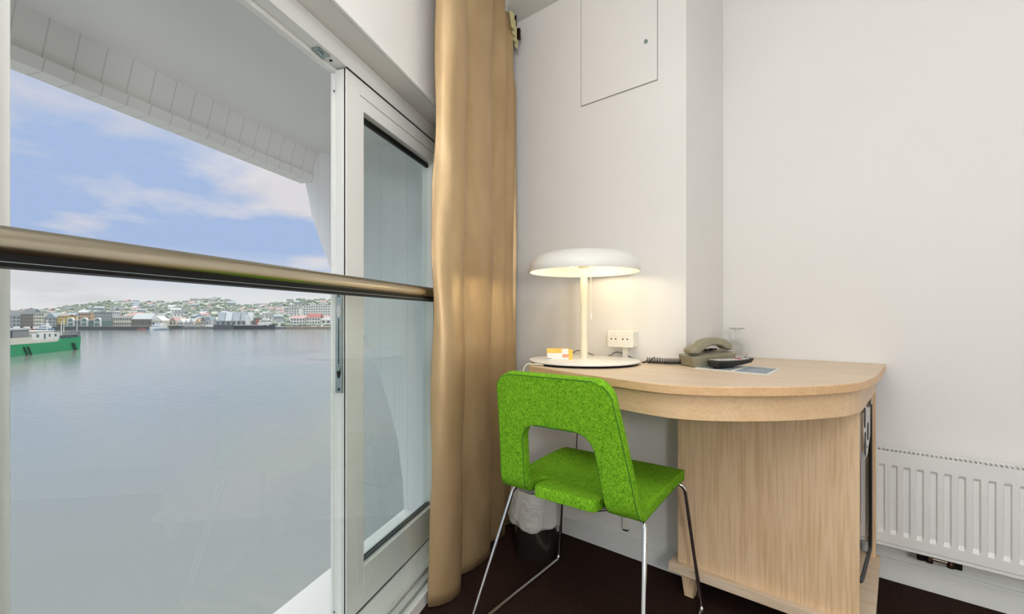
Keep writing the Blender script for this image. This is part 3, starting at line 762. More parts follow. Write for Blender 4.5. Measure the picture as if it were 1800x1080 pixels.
# pressed front sheet: a height field
cols = []
x = rx0; cols.append((x, 0))
while gx < rx1-.03:
    cols += [(gx-.020, 0), (gx-.0165, 1), (gx-.004, 1), (gx, 0)]
    gx += pitch
cols.append((rx1, 0))
rowsz = [(0, 0), (.032, 0), (.046, 1), (.262, 1), (.272, 0), (.306, 0)]
vv_ = []; ff_ = []
for z, a in rowsz:
    for x, g in cols: vv_.append((x, yf+.007*(a*g), z))
nc = len(cols)
for j in range(len(rowsz)-1):
    for i in range(nc-1): ff_.append((j*nc+i, j*nc+i+1, (j+1)*nc+i+1, (j+1)*nc+i))
MB().add(vv_, ff_).box(rx0, rx1, yf+.0075, yf+.018, .001, .305).build('front_panel', M['radiator'], rad)
MB().box(rx0, rx1, yf+.0, yf+.012, -.012, -.0015).box(rx0, rx1, -.04, -.025, -.010, .30).box(rx0, rx0+.003, yf, -.026, -.01, .31).build('rear_panel', M['radiator'], rad)
gr = MB()
gr.box(rx0, rx1, yf+.002, yf+.008, .306, .318).box(rx0, rx1, -.045, -.038, .300, .318)
x = rx0+.01
while x < rx1:
    gr.box(x, x+.005, yf+.008, -.045, .309, .316); x += .0115
gr.build('top_grille', M['radiator'], rad)
MB().box(-.3, -.27, -.03, -.001, .06, .24).build('bracket', M['radiator'], rad)
MB().box(.5, .53, -.03, -.001, .06, .24).build('bracket', M['radiator'], rad)
vx = .125-RXc
va = thing('radiator_valve', 'dark metal twin pipe valve under the radiator', 'valve', (.096, 2.085, .178))
MB().box(-.050, -.028, -.010, .010, -.052, -.021).build('bracket', M['gasket'], va, bevel=.004)
MB().box(.040, .062, -.010, .010, -.052, -.021).build('bracket', M['gasket'], va, bevel=.004)
MB().box(-.045, .055, .002, .012, -.040, -.022).build('back_plate', M['gasket'], va)
for x in (-.018, .034):
    MB().lathe([(.008, -.021), (.008, -.030), (.0105, -.034), (.0105, -.048), (0, -.048)][::-1], 20, T=T3(x, -.012, 0)).build('pipe_nut', M['darkmetal'], va, smooth=True)
MB().tube([(-.012, -.012, -.034), (.028, -.012, -.034)], .0055, 12).build('crosspipe', M['steel'], va, smooth=True)

# ------------------------------------------------------------------ waste bin
bn = thing('waste_bin', 'small metal waste bin with white plastic liner under the desk', 'waste bin', (-1.128, 1.478, .0))
MB().lathe([(0, .001), (.083, .001), (.085, .004), (.092, .262), (.089, .262), (.082, .008), (0, .008)], 48).build('bin_body', M['binmetal'], bn, smooth=True)
v = []; f = []; nn = 64
lay = [(.085, .20), (.088, .262), (.094, .270), (.098, .262), (.102, .22), (.106, .18), (.108, .165), (.1115, .150), (.110, .138), (.104, .133), (.099, .137)]
for j, (r, z) in enumerate(lay):
    for k in range(nn):
        a = 2*PI*k/nn; t = j/(len(lay)-1)
        rr = r+(.0035*math.sin(5*a+1)+.0025*math.sin(11*a+j*.6)+.0015*math.sin(23*a+j))*min(1, j/3)
        v.append((rr*math.cos(a), rr*math.sin(a), z+(.012*math.sin(a*2+.6)+.004*math.sin(a*7))*t))
for j in range(len(lay)-1):
    for k in range(nn): f.append((j*nn+k, j*nn+(k+1) % nn, (j+1)*nn+(k+1) % nn, (j+1)*nn+k))
MB().add(v, f).build('bin_liner', M['bag'], bn, smooth=True)

# ------------------------------------------------------------------ harbour
def water_mat():
    m, nt, b = new_mat('sea_water')
    tc = N(nt, 'ShaderNodeTexCoord'); mp = N(nt, 'ShaderNodeMapping'); mp.inputs['Rotation'].default_value = (0, 0, -YAW); mp.inputs['Scale'].default_value = (.25, .8, 1)
    nt.links.new(tc.outputs['Object'], mp.inputs['Vector'])
    n1 = N(nt, 'ShaderNodeTexNoise'); n1.inputs['Scale'].default_value = .9; n1.inputs['Detail'].default_value = 6; n1.inputs['Roughness'].default_value = .55
    nt.links.new(mp.outputs['Vector'], n1.inputs['Vector'])
    bp = N(nt, 'ShaderNodeBump'); bp.inputs['Strength'].default_value = .22; bp.inputs['Distance'].default_value = .35
    nt.links.new(n1.outputs['Fac'], bp.inputs['Height']); nt.links.new(bp.outputs['Normal'], b.inputs['Normal'])
    b.inputs['Base Color'].default_value = (.155, .165, .16, 1); b.inputs['Roughness'].default_value = .12; b.inputs['IOR'].default_value = 1.38
    return m
wp = [tuple(cam2w(x, z)[:2]) for x, z in ((-4000, -500), (1500, -500), (2500, 3500), (-5200, 3500))]
tag(MB().prism(wp, WATER_Z-1, WATER_Z).build('sea', water_mat()), 'calm grey-blue harbour water reaching to the far shore', 'water', kind='stuff')

def hillmat():
    m, nt, b = new_mat('hillside')
    tc = N(nt, 'ShaderNodeTexCoord'); n = N(nt, 'ShaderNodeTexNoise'); n.inputs['Scale'].default_value = .035; n.inputs['Detail'].default_value = 8; n.inputs['Roughness'].default_value = .75
    nt.links.new(tc.outputs['Object'], n.inputs['Vector'])
    r = N(nt, 'ShaderNodeValToRGB'); e = r.color_ramp.elements
    e[0].position = .40; e[0].color = lin((118, 126, 118)); e[1].position = .60; e[1].color = lin((172, 174, 166))  # hill tones greyed, distance haze painted into the colour
    x_ = e.new(.5); x_.color = lin((142, 147, 137))
    nt.links.new(n.outputs['Fac'], r.inputs['Fac']); nt.links.new(r.outputs['Color'], b.inputs['Base Color']); b.inputs['Roughness'].default_value = 1; b.inputs['Specular IOR Level'].default_value = 0
    return m
ridge = [(-500, 560), (-150, 552), (22, 548), (95, 546), (110, 541), (150, 536), (190, 531), (230, 532), (290, 534), (320, 532), (345, 529), (380, 525), (400, 529), (425, 538), (460, 537), (500, 532), (520, 527), (560, 528), (640, 530), (760, 536), (950, 545), (1300, 556)]
def ridge_v(u):
    for i in range(len(ridge)-1):
        if ridge[i][0] <= u <= ridge[i+1][0]:
            a, b = ridge[i], ridge[i+1]; return a[1]+(b[1]-a[1])*(u-a[0])/(b[0]-a[0])
    return 560
Z0, Z1 = 640, 1400
def hill_z(u, q):              # q 0 at the shore, 1 on the ridge
    hr = up(ridge_v(u), Z1)-WATER_Z
    prof_ = q**1.25
    bump = 2.5*math.sin(u*.031+q*9)*math.sin(q*PI)+1.6*math.sin(u*.083+q*17+1)*math.sin(q*PI)
    return WATER_Z+1.2+(hr-1.2)*prof_+bump
us = [-500+i*8 for i in range(226)]; qs = [i/26 for i in range(27)]+[1.06, 1.5]
v = []; f = []
for q_ in qs:
    for u in us:
        zc = Z0+(Z1-Z0)*q_
        z = hill_z(u, q_) if q_ <= 1 else hill_z(u, 1)-(q_-1)*60
        if .1 < q_ <= 1: z += random.uniform(0, 2.6)*(1 if random.random() < .6 else .2)
        v.append(far(u, zc, z))
nu = len(us)
for j in range(len(qs)-1):
    for i in range(nu-1): f.append((j*nu+i, j*nu+i+1, (j+1)*nu+i+1, (j+1)*nu+i))
v += [far(u, Z0-2, WATER_Z-2) for u in us]; b0 = len(v)-nu
for i in range(nu-1): f.append((b0+i, b0+i+1, i+1, i))
tag(MB().add(v, f).build('hill', hillmat()), 'long low haze-greyed wooded hill beyond the harbour', 'hill', kind='structure')
FROT = YAW     # buildings face the viewer roughly
def cm(name, c):
    if name not in ('town_sgreen', 'town_dgreen', 'town_quay', 'town_hull', 'town_dark'):
        g = sum(c)/3; c = tuple((g+(v-g)*.72)*.90 for v in c)  # most town colours pulled towards grey to paint in distance haze
    return plain(name, c, .8, var=.05, scale=.3, spec=.1)
C = {k: cm('town_'+k, c) for k, c in dict(white=(236, 235, 232), cream=(228, 220, 200), grey=(176, 180, 184), dgrey=(120, 126, 132), yellow=(236, 200, 110), orange=(222, 178, 134), red=(196, 152, 148), brown=(150, 134, 122), teal=(118, 150, 142), blue=(120, 156, 196), slate=(158, 170, 182), lslate=(196, 203, 208), pane=(110, 122, 128), quay=(84, 88, 92), dark=(96, 100, 108), redd=(186, 112, 112), hull=(72, 78, 88), sgreen=(44, 142, 98), sgrey=(150, 152, 154), dgreen=(30, 70, 56)).items()}
def house_parts(root, w, dp, h, rh_, cw, cr, floors=0, nwin=0, roof='gable'):
    MB().box(-w/2, w/2, 0, dp, 0, h).build('wall', C[cw], root)
    if roof == 'gable':
        MB().add([(-w/2-.3, -.3, h), (w/2+.3, -.3, h), (w/2+.3, dp+.3, h), (-w/2-.3, dp+.3, h), (-w/2-.3, dp/2, h+rh_), (w/2+.3, dp/2, h+rh_)],
                 [(0, 1, 5, 4), (2, 3, 4, 5), (0, 4, 3), (1, 2, 5), (3, 2, 1, 0)]).build('roof', C[cr], root)
    elif roof == 'front':
        MB().add([(-w/2-.3, -.3, h), (w/2+.3, -.3, h), (w/2+.3, dp+.3, h), (-w/2-.3, dp+.3, h), (0, -.3, h+rh_), (0, dp+.3, h+rh_)],
                 [(0, 1, 4), (2, 3, 5), (1, 2, 5, 4), (0, 4, 5, 3), (3, 2, 1, 0)]).build('roof', C[cr], root)
    else:
        MB().box(-w/2-.2, w/2+.2, -.2, dp+.2, h, h+rh_).build('roof', C[cr], root)
    if floors:
        for fl in range(floors):
            for k in range(nwin):
                cx = -w/2+w*(k+.5)/nwin; zc = h*(fl+.55)/floors
                MB().box(cx-w/nwin*.3, cx+w/nwin*.3, -.08, .01, zc-h/floors*.26, zc+h/floors*.26).build('window', C['pane'], root)
def bld(name, label, cat, u0, u1, vtop, vbot, zc, cw, cr, floors=0, nwin=0, roof='gable', rf=.3, dp=12, group=None, rot=0):
    w = (u1-u0)*zc/800; z0 = up(vbot, zc); hh_ = (vbot-vtop)*zc/800
    w -= .9; r = thing(name, label, cat, far((u0+u1)/2, zc, z0), FROT+rot, group)
    house_parts(r, w, dp, hh_*(1-rf), hh_*rf, cw, cr, floors, nwin, roof); return r
spots = [(far(u, z)[0], far(u, z)[1], r) for u, z, r in ((559, 766, 32), (515, 786, 18), (615, 806, 32))]
# hillside houses: small, plain, each its own object
pr = {}
def simple_house(cw, cr):
    key_ = (cw, cr)
    if key_ not in pr:
        me = MB()
        me.box(-5, 5, 0, 8, -3, 5, C[cw])
        me.add([(-5.3, -.3, 5), (5.3, -.3, 5), (5.3, 8.3, 5), (-5.3, 8.3, 5), (-5.3, 4, 7.6), (5.3, 4, 7.6)], [(0, 1, 5, 4), (2, 3, 4, 5), (0, 4, 3), (1, 2, 5)], C[cr])
        for k in (-3, 0, 3): me.box(k-.7, k+.7, -.06, .02, 2.4, 4, C['pane'])
        pr[key_] = me.build('hillside_house', None); return pr[key_], True
    return pr[key_], False
kinds = [('white', 'dgrey', 'small white house with a dark roof among the hillside trees'), ('white', 'red', 'small white house with a reddish roof among the hillside trees'), ('cream', 'dgrey', 'small cream house with a dark roof among the hillside trees'),
         ('white', 'lslate', 'small white house with a pale roof among the hillside trees'), ('grey', 'slate', 'small grey house with a slate roof among the hillside trees')]
for k in range(230):
    u = random.uniform(-30, 700)
    q_ = random.uniform(.10, .93)
    if u < 200 and q_ > .6 and random.random() < .6: q_ = random.uniform(.1, .5)
    kd = random.choice(kinds); o, first = simple_house(kd[0], kd[1])
    if not first: o = o.copy(); col.objects.link(o)
    s_ = random.uniform(.8, 1.5); sx_ = s_*random.uniform(.8, 1.5)
    for _t in range(60):
        P_ = far(u, Z0+(Z1-Z0)*q_, hill_z(u, q_)+1.2)
        if not any((P_.x-h[0])**2+(P_.y-h[1])**2 < (h[2]+7*sx_)**2 for h in spots): break
        u = random.uniform(-30, 700); q_ = random.uniform(.10, .93)
    o.location = P_; o.scale = (sx_, s_, s_*random.uniform(.8, 1.2)); o.rotation_euler.z = FROT+random.uniform(-.7, .7)
    spots.append((o.location.x, o.location.y, 7*max(sx_, s_)))
    tag(o, kd[2], 'house', 'houses scattered over the far hillside: %s walls, %s roof' % (kd[0], {'dgrey': 'dark', 'lslate': 'pale', 'slate': 'slate', 'red': 'reddish'}[kd[1]]))
# trees of the hillside: an uncountable mass of crowns
tr = MB()
ico = [(0, 0, 1), (.894, 0, .447), (.276, .851, .447), (-.724, .526, .447), (-.724, -.526, .447), (.276, -.851, .447), (.724, .526, -.3), (-.276, .851, -.3), (-.894, 0, -.3), (-.276, -.851, -.3), (.724, -.526, -.3)]
icf = [(0, 1, 2), (0, 2, 3), (0, 3, 4), (0, 4, 5), (0, 5, 1), (1, 6, 2), (2, 7, 3), (3, 8, 4), (4, 9, 5), (5, 10, 1), (2, 6, 7), (3, 7, 8), (4, 8, 9), (5, 9, 10), (1, 10, 6)]
for k in range(4500):
    u = random.uniform(-60, 720); q_ = random.random()**.8*.99+.01
    r = random.uniform(2.5, 6)
    p = far(u, Z0+(Z1-Z0)*q_, hill_z(u, q_)+r*.35)
    if any((p.x-h[0])**2+(p.y-h[1])**2 < (h[2]+r+4)**2 for h in spots): continue
    tr.add([(p.x+a*r, p.y+b*r, p.z+c*r*.8) for a, b, c in ico], icf)
tag(tr.build('hillside_trees', plain('hazed_tree_green', (118, 126, 117), 1, var=.22, scale=.02, spec=0)), 'dense haze-greyed green trees covering the far hillside', 'trees', kind='stuff')  # crown colour greyed to carry the distance haze

# quay
def slab(name, label, u0, u1, zc, dp, h, c, cat='quay'):
    w = (u1-u0)*zc/800
    return tag(MB().box(-w/2, w/2, 0, dp, -1, h).build(name, C[c], loc=far((u0+u1)/2, zc, WATER_Z), rotz=FROT), label, cat, kind='structure')
slab('quay', 'long dark quay wall below the arched hall', 95, 258, 545, 60, 4.2, 'quay')
slab('quay', 'low quay at the foot of the far hill', -250, 94, 600, 45, 3, 'dgrey')
slab('quay', 'low grey quay below the slate gables', 259, 500, 600, 45, 2.6, 'dgrey')
slab('quay', 'stone quay below the red-roofed warehouses', 501, 760, 600, 45, 2.6, 'brown')
# arched market hall: three white arches
zh = 560; u0, u1 = 119, 178; w = (u1-u0)*zh/800; mpp = zh/800
hall = thing('arched_hall', 'waterfront hall with three white arched gables and green glazing', 'building', far((u0+u1)/2, zh, WATER_Z+4.2), FROT)
MB().box(-w/2, w/2, 1, 16, 0, 7.2).build('wall', C['teal'], hall)
MB().box(-w/2-.3, w/2+.3, .6, 16, 7.2, 7.9).build('roof', C['lslate'], hall)
for cx in (-w/2+4.2, .3, w/2-4.2):
    arc = [(cx-4.0, 0), (cx-4.0, 7.5)]+[(cx+4.0*math.cos(a), 7.5+3.3*math.sin(a)) for a in [PI-PI*k/12 for k in range(1, 12)]]+[(cx+4.0, 7.5), (cx+4.0, 0)]
    ga = MB().prism(arc, -1.0, .9, T=Matrix.Rotation(PI/2, 4, 'X') @ Matrix.Scale(-1, 4, (0, 0, 1))).build('gable', C['white'], hall)
    ins = [(cx-3.0, .5), (cx-3.0, 7.0)]+[(cx+3.0*math.cos(a), 7.2+2.4*math.sin(a)) for a in [PI-PI*k/12 for k in range(1, 12)]]+[(cx+3.0, 7.0), (cx+3.0, .5)]
    MB().prism(ins, -1.2, -1.05, T=Matrix.Rotation(PI/2, 4, 'X') @ Matrix.Scale(-1, 4, (0, 0, 1))).box(cx-3, cx+3, -1.3, -1.2, 4.6, 5.4, C['white']).build('glazing', C['teal'], ga)
for cx in (-w/4+.6, w/4+.2): MB().box(cx-2.6, cx+2.6, .7, .98, 3.2, 6.2).build('window', C['pane'], hall)
B = bld
B('yellow_house', 'bright yellow waterfront building left of the arched hall', 'building', 100, 119.5, 553, 570, 590, 'yellow', 'brown', 3, 4, 'gable', .18)
B('orange_building', 'pale orange building behind the arched hall', 'building', 137, 160, 550, 568, 600, 'orange', 'grey', 3, 5, 'flat', .06)
B('apartment_block', 'grey stepped office block with bands of windows right of the hall', 'building', 165, 198, 549, 573, 586, 'grey', 'dgrey', 5, 8, 'flat', .06)
B('waterfront_building', 'low cream building with flat roof beside the grey block', 'building', 198, 231, 556, 574, 586, 'cream', 'white', 2, 8, 'flat', .1)
B('warehouse', 'long warehouse with a pale grey roof behind the quay end', 'building', 232, 266, 551, 574, 586, 'brown', 'lslate', 1, 6, 'gable', .45)
B('boat_shed', 'wide pale gabled shed above the small ferry', 'building', 266, 286, 556, 576, 586, 'cream', 'white', 1, 3, 'front', .4)
B('harbour_house', 'grey slate-roofed building by the left window jamb', 'building', 14, 36, 548, 575, 590, 'grey', 'dgrey', 3, 3, 'gable', .3)
B('harbour_house', 'tall brownish house with a steep dark roof at far left', 'building', 36, 58, 543, 575, 590, 'brown', 'dgrey', 4, 4, 'gable', .3)
B('harbour_house', 'pale flat-roofed house behind the moored boats', 'building', 58, 78, 549, 575, 590, 'cream', 'grey', 4, 4, 'flat', .08)
B('harbour_house', 'grey gabled house just left of the yellow building', 'building', 78, 99, 550, 575, 590, 'grey', 'slate', 3, 3, 'front', .35)
B('harbour_house', 'pale house peeping out behind the yellow building', 'building', 112, 130, 550, 566, 625, 'cream', 'slate', 0, 0, 'gable', .35)
for k, (a, b, t) in enumerate(((286, 296, 560), (297, 310, 558), (312, 322, 560.5), (324, 331, 561), (332, 340, 560), (343, 351, 561), (352, 362, 558), (362, 371, 556))):
    B('boathouse', ['white boathouse above the ferry bow', 'cream house between ferry and boathouses', 'first round-topped white boathouse on the middle shore', 'second white boathouse on the middle shore', 'third white boathouse on the middle shore', 'orange-roofed small house on the middle shore', 'cream gabled house left of the slate gables', 'tall pale house directly left of the slate gables'][k], 'boathouse', a, b, t, 573, 605, ['white', 'cream', 'white', 'white', 'white', 'cream', 'cream', 'white'][k], ['grey', 'red', 'white', 'white', 'lslate', 'orange', 'dgrey', 'slate'][k], 1, 2, 'front', .45)
# modern slate-gabled museum
zm = 610; mu = thing('gabled_hall', 'large modern building with slanting slate-blue roofs behind the dark ship', 'building', far(410, zm, WATER_Z+2.6), FROT)
mw = 66*zm/800
MB().box(-mw/2, mw/2, 1, 30, 0, 8).build('wall', C['grey'], mu)
for a, b, c_ in ((-.43, -.24, 'slate'), (-.22, -.05, 'lslate'), (-.03, .17, 'slate'), (.19, .34, 'slate'), (.36, .50, 'lslate')):
    x0, x1 = a*mw, b*mw; lean = -3
    MB().add([(x0, 0, 8), (x1, 0, 8), (x1+lean, 8, 20), (x0+lean, 8, 20), (x0, 14, 8), (x1, 14, 8)], [(0, 1, 2, 3), (5, 4, 3, 2), (0, 3, 4), (1, 5, 2), (0, 4, 5, 1)]).build('roof', C[c_], mu)
for k in range(7): MB().box(-mw/2+2+k*7, -mw/2+6+k*7, .85, 1.0, 2, 6.5).build('window', C['pane'], mu)
sp_ = thing('white_tower', 'slim white gabled tower beside the slate gables', 'tower', far(434, 600, WATER_Z+2.6), FROT)
MB().box(-2, 2, 0, 5, 0, 12).build('wall', C['white'], sp_)
MB().add([(-2.2, -.2, 12), (2.2, -.2, 12), (2.2, 5.2, 12), (-2.2, 5.2, 12), (0, 2.5, 18)], [(0, 1, 4), (1, 2, 4), (2, 3, 4), (3, 0, 4), (3, 2, 1, 0)]).build('spire', C['lslate'], sp_)
B('harbour_house', 'brown and grey block between the tower and the ship bridge', 'building', 446, 458, 558, 573, 610, 'brown', 'grey', 2, 4, 'flat', .1)
B('red_roof_warehouse', 'white warehouse with a low red roof near the window edge', 'warehouse', 510, 537, 555, 570.5, 615, 'white', 'red', 2, 5, 'gable', .32)
B('red_roof_warehouse', 'white warehouse with a tall red roof below the apartment block', 'warehouse', 538, 563, 551, 570.5, 612, 'white', 'redd', 2, 5, 'gable', .40)
B('red_roof_warehouse', 'long white shed right of the red-roofed warehouses', 'warehouse', 564, 640, 559, 570.5, 612, 'white', 'grey', 1, 9, 'gable', .3)
B('white_apartment_block', 'white block of balconied flats on the hill at right', 'building', 533, 585, 537, 555, 760, 'white', 'white', 4, 12, 'flat', .05)
B('white_apartment_block', 'smaller white terrace of flats left of the big block', 'building', 503, 526, 541, 553, 780, 'white', 'grey', 3, 5, 'flat', .1)
B('white_apartment_block', 'white block of flats farther right along the hill', 'building', 590, 640, 540, 555, 800, 'white', 'grey', 3, 9, 'flat', .08)

# boats
def hullmesh(L, Bm, h, sheer, sg=14, bow=.25):
    v = []; f = []
    for i in range(sg+1):
        t = i/sg; x = L*t
        w = Bm/2*(1-max(0, (t-(1-bow))/bow)**2*.96)
        z = h+sheer*max(0, (t-.6)/.4)**2
        ov = .12*h*4*max(0, t-.85)
        v += [(x, -w*.82, -1), (x+ov, -w, z), (x+ov, w, z), (x, w*.82, -1)]
    for i in range(sg):
        a = i*4; b = a+4
        for k in range(3): f.append((a+k, b+k, b+k+1, a+k+1))
    f += [(0, 1, 2, 3), (sg*4+3, sg*4+2, sg*4+1, sg*4)]
    return MB().add(v, f)
shp = thing('cargo_ship', 'dark-hulled ship with white bridge moored at the middle quay', 'ship', far(405, 590, WATER_Z), FROT)
hullmesh(58, 11, 4.6, 2.4).build('hull', C['hull'], shp)
MB().box(6, 40, -5.2, 5.2, 4.7, 5.6).build('deck', C['grey'], shp)
br = MB().box(38, 52, -4.5, 4.5, 4.7, 8.8).box(40, 50, -4, 4, 8.8, 12).box(43, 49, -3.6, 3.6, 12, 14.5).build('bridge', C['white'], shp)
MB().box(49, 50.1, -3.8, 3.8, 9.8, 11.2).box(42, 49, -4.1, -3.9, 9.8, 11).build('window', C['pane'], br)
MB().tube([(44, 0, 14), (44, 0, 21)], .35, 6).tube([(8, 0, 5), (8, 0, 15)], .3, 6).build('mast', C['white'], shp)
MB().box(34, 37, -1.5, 1.5, 5, 12.5).build('funnel', C['redd'], shp)
bg = tag(hullmesh(22, 9, 6, 0, 6, .1).build('barge', C['dark'], loc=far(379, 572, WATER_Z), rotz=FROT), 'flat dark barge moored left of the cargo ship', 'barge')
fy = thing('ferry', 'small white and blue passenger ferry off the quay end', 'ferry', far(289, 560, WATER_Z), FROT+PI/2+PI)
hullmesh(22, 11.5, 3, 1, 8, .4).build('hull', C['white'], fy)
MB().box(-.15, 20, -5.3, 5.3, -.5, 1.2).build('blue_band', C['blue'], fy)
cabn = MB().box(2, 14, -5, 5, 3, 6.2).box(4, 11, -3.6, 3.6, 6.2, 8.6).build('cabin', C['white'], fy)
fy.rotation_euler.z = FROT - PI/2
MB().box(14.0, 14.15, -4.6, 4.6, 4.1, 5.3).box(11, 11.15, -3.2, 3.2, 7, 8).build('window', C['blue'], cabn)
bb_ = thing('fishing_boat', 'blue and white fishing boat moored left of the quay', 'boat', far(68, 500, WATER_Z), FROT)
hullmesh(17, 6, 2.6, 1.4, 8, .35).build('hull', C['blue'], bb_)
wh = MB().box(2, 12, -2.4, 2.4, 2.6, 6).box(5, 10, -2, 2, 6, 8.4).build('wheelhouse', C['white'], bb_)
MB().box(5.5, 9.5, -2.05, -1.95, 6.8, 7.8).box(3, 11, -2.45, -2.35, 4, 5).build('window', C['blue'], wh)
MB().tube([(4, 0, 6), (4, 0, 13)], .15, 6).build('mast', C['white'], bb_)
for k, (u, lb, c_) in enumerate(((22, 'white motor boat at the left edge of the harbour', 'white'), (40, 'white cabin boat behind the green ship', 'white'), (56, 'small red and white boat beside the fishing boat', 'redd'))):
    b2 = thing('motor_boat', lb, 'boat', far(u, 520, WATER_Z), FROT)
    hullmesh(10, 4, 1.8, .8, 8, .4).build('hull', C[c_], b2)
    MB().box(2.5, 7, -1.5, 1.5, 1.8, 4.6).build('cabin', C['white'], b2)
tug = thing('tug_boat', 'small red boat at the right end of the dark quay', 'boat', far(243, 540, WATER_Z), FROT)
hullmesh(9, 4, 1.8, 1, 8, .4).build('hull', C['redd'], tug); MB().box(2, 5, -1.3, 1.3, 1.8, 4.2).build('cabin', C['dark'], tug)

# the green ship: local x from its visible end towards the camera
A_ = cam2w(-196, 207); Bq = cam2w(-196+.309*10, 207-.951*10)
rotS = math.atan2((Bq-A_).y, (Bq-A_).x)
gs = thing('green_ship', 'green-hulled work ship with white deckhouse at the left of the harbour', 'ship', (A_.x, A_.y, WATER_Z), rotS)
tops = [(0, 5.7), (1.5, 5.6), (11.5, 5.4), (13, 5.2), (17.5, 4.3), (30, 4.3), (72, 4.3)]
v = []; f = []
for sy in (0, -11):
    for i, (x, z) in enumerate(tops): v += [(x+(.9 if i == 0 else 0), sy, -1.2), (x, sy, z)]
n2 = len(tops)*2
for i in range(len(tops)-1):
    a = i*2; f.append((a, a+2, a+3, a+1)); f.append((n2+a+1, n2+a+3, n2+a+2, n2+a)); f.append((a+1, a+3, n2+a+3, n2+a+1))
f += [(0, 1, n2+1, n2), (n2-2, 2*n2-2, 2*n2-1, n2-1)]
# the visible side must face the camera (local +y)
hl = MB().add(v, f).build('hull', C['sgreen'], gs)
bw = MB().add([(16.6, .02, 4.45), (17.8, .02, 4.3), (72, .02, 4.3), (72, .02, 6.7), (33, .02, 6.7), (30.5, .02, 5.4), (16, .02, 5.4)] + [(x, -.5, z) for x, z in ((16.6, 4.45), (17.8, 4.3), (72, 4.3), (72, 6.7), (33, 6.7), (30.5, 5.4), (16, 5.4))],
              [tuple(range(7)), tuple(range(13, 6, -1))] + [(i, i+7, (i+1) % 7+7, (i+1) % 7) for i in range(7)])
bw.build('bulwark', C['cream'], gs)
dh = MB().box(13, 30, -9.5, -1.2, 5.2, 7.9).box(16, 26, -9, -1.6, 7.9, 8.7).build('deckhouse', C['white'], gs)
MB().box(15, 16.4, -1.22, -1.15, 6.4, 7.6).box(19, 20, -1.22, -1.15, 6.4, 7.6).box(22, 23, -1.22, -1.15, 5.6, 7.8).box(26, 27.5, -1.22, -1.15, 6.4, 7.6).build('window', C['pane'], dh)
dg = MB().box(31, 60, -9.5, -1.5, 5.2, 9.6).box(30.5, 61, -10, -1.2, 9.6, 10.3, C['lslate']).build('deckhouse', C['sgrey'], gs)
MB().box(40, 43.5, -1.52, -1.4, 6, 9.2).box(46, 49, -1.52, -1.4, 6, 9.2).build('window', C['hull'], dg)
MB().box(15.5, 27, -8, -1.4, 8.7, 9.0).build('canopy', C['cream'], gs)
rl = MB()
for x in [0.3+1.1*k for k in range(12)]: rl.box(x, x+.18, -.3, -.12, 5.3, 8.0)
for z in (5.9, 6.6, 7.3, 8.0): rl.box(.3, 13, -.3, -.15, z, z+.14)
rl.box(.5, 12.5, -1.6, -.6, 5.4, 6.6)
rl.build('deck_rail', C['dark'], gs)
for x, y, zt_ in ((1.0, -1, 14.2), (4.5, -4, 13.5), (13.8, -5, 13.6), (12.2, -1, 12.4)): MB().tube([(x, y, 5), (x, y, zt_)], .14, 6).build('mast', C['white'], gs)
for x in (5.6, 7.0, 34.5, 36.6):
    MB().add([(x, .05, 3.2), (x+.6, .05, 3.2), (x-1.6, .05, -.5), (x-2.2, .05, -.5), (x, .4, 3.2), (x+.6, .4, 3.2), (x-1.6, .4, -.5), (x-2.2, .4, -.5)],
             [(4, 7, 6, 5), (0, 1, 2, 3), (0, 4, 5, 1), (1, 5, 6, 2), (2, 6, 7, 3), (3, 7, 4, 0)]).build('fender', C['dgreen'], gs)
# masts of moored yachts

# ------------------------------------------------------------------ lights
def area(name, loc, size, energy, colr=(1, .97, .93), rot=(0, 0, 0)):
    l = bpy.data.lights.new(name, 'AREA'); l.shape = 'DISK'; l.size = size; l.energy = energy; l.color = colr
    o = bpy.data.objects.new(name, l); col.objects.link(o); o.location = loc; o.rotation_euler = rot; return o
for (x, y, e_) in ((.75, .35, 9), (-.35, .15, 8), (-.1, -1.5, 11), (1.9, -.9, 11)):  # added fill lights in the shape of ceiling globes, to brighten the room
    cf = thing('fill_globe', 'added fill light shaped as a white globe under the ceiling, out of view', 'fill light', (x, y, CEIL), group='added white globe fill lights')
    MB().lathe([(0, -.02), (.05, -.02), (.05, -.0005), (0, -.0005)], 32).build('ceiling_rose', M['white'], cf, smooth=True)
    MB().tube([(0, 0, -.02), (0, 0, -.13)], .006, 8).build('stem', M['white'], cf, smooth=True)
    gl_ = MB().lathe([(.10*math.sin(PI*k/20), -.225-.10*math.cos(PI*k/20)) for k in range(21)], 32).build('globe', M['globe'], cf, smooth=True)

fl = thing('fill_stand', 'added fill light shaped as a white globe on a pole, out of view', 'floor lamp', (1.25, -1.05, 0))  # added fill light behind the camera, lifting the lower part of the room
MB().lathe([(0, .001), (.15, .001), (.15, .018), (.02, .024), (0, .024)], 40).build('base', M['white'], fl, smooth=True)
MB().tube([(0, 0, .02), (0, 0, 1.20)], .011, 12).build('pole', M['chrome'], fl, smooth=True)
MB().lathe([(.14*math.sin(PI*k/20), 1.33-.14*math.cos(PI*k/20)) for k in range(21)], 32).build('fill_globe_shade', M['globe2'], fl, smooth=True)
fl = thing('fill_stand', 'second added fill light shaped as a white globe on a pole, nearer the desk, out of view', 'floor lamp', (.80, -.38, 0))  # second added fill light, placed to brighten the window frames
MB().lathe([(0, .001), (.15, .001), (.15, .018), (.02, .024), (0, .024)], 40).build('base', M['white'], fl, smooth=True)
MB().tube([(0, 0, .02), (0, 0, 1.0)], .011, 12).build('pole', M['chrome'], fl, smooth=True)
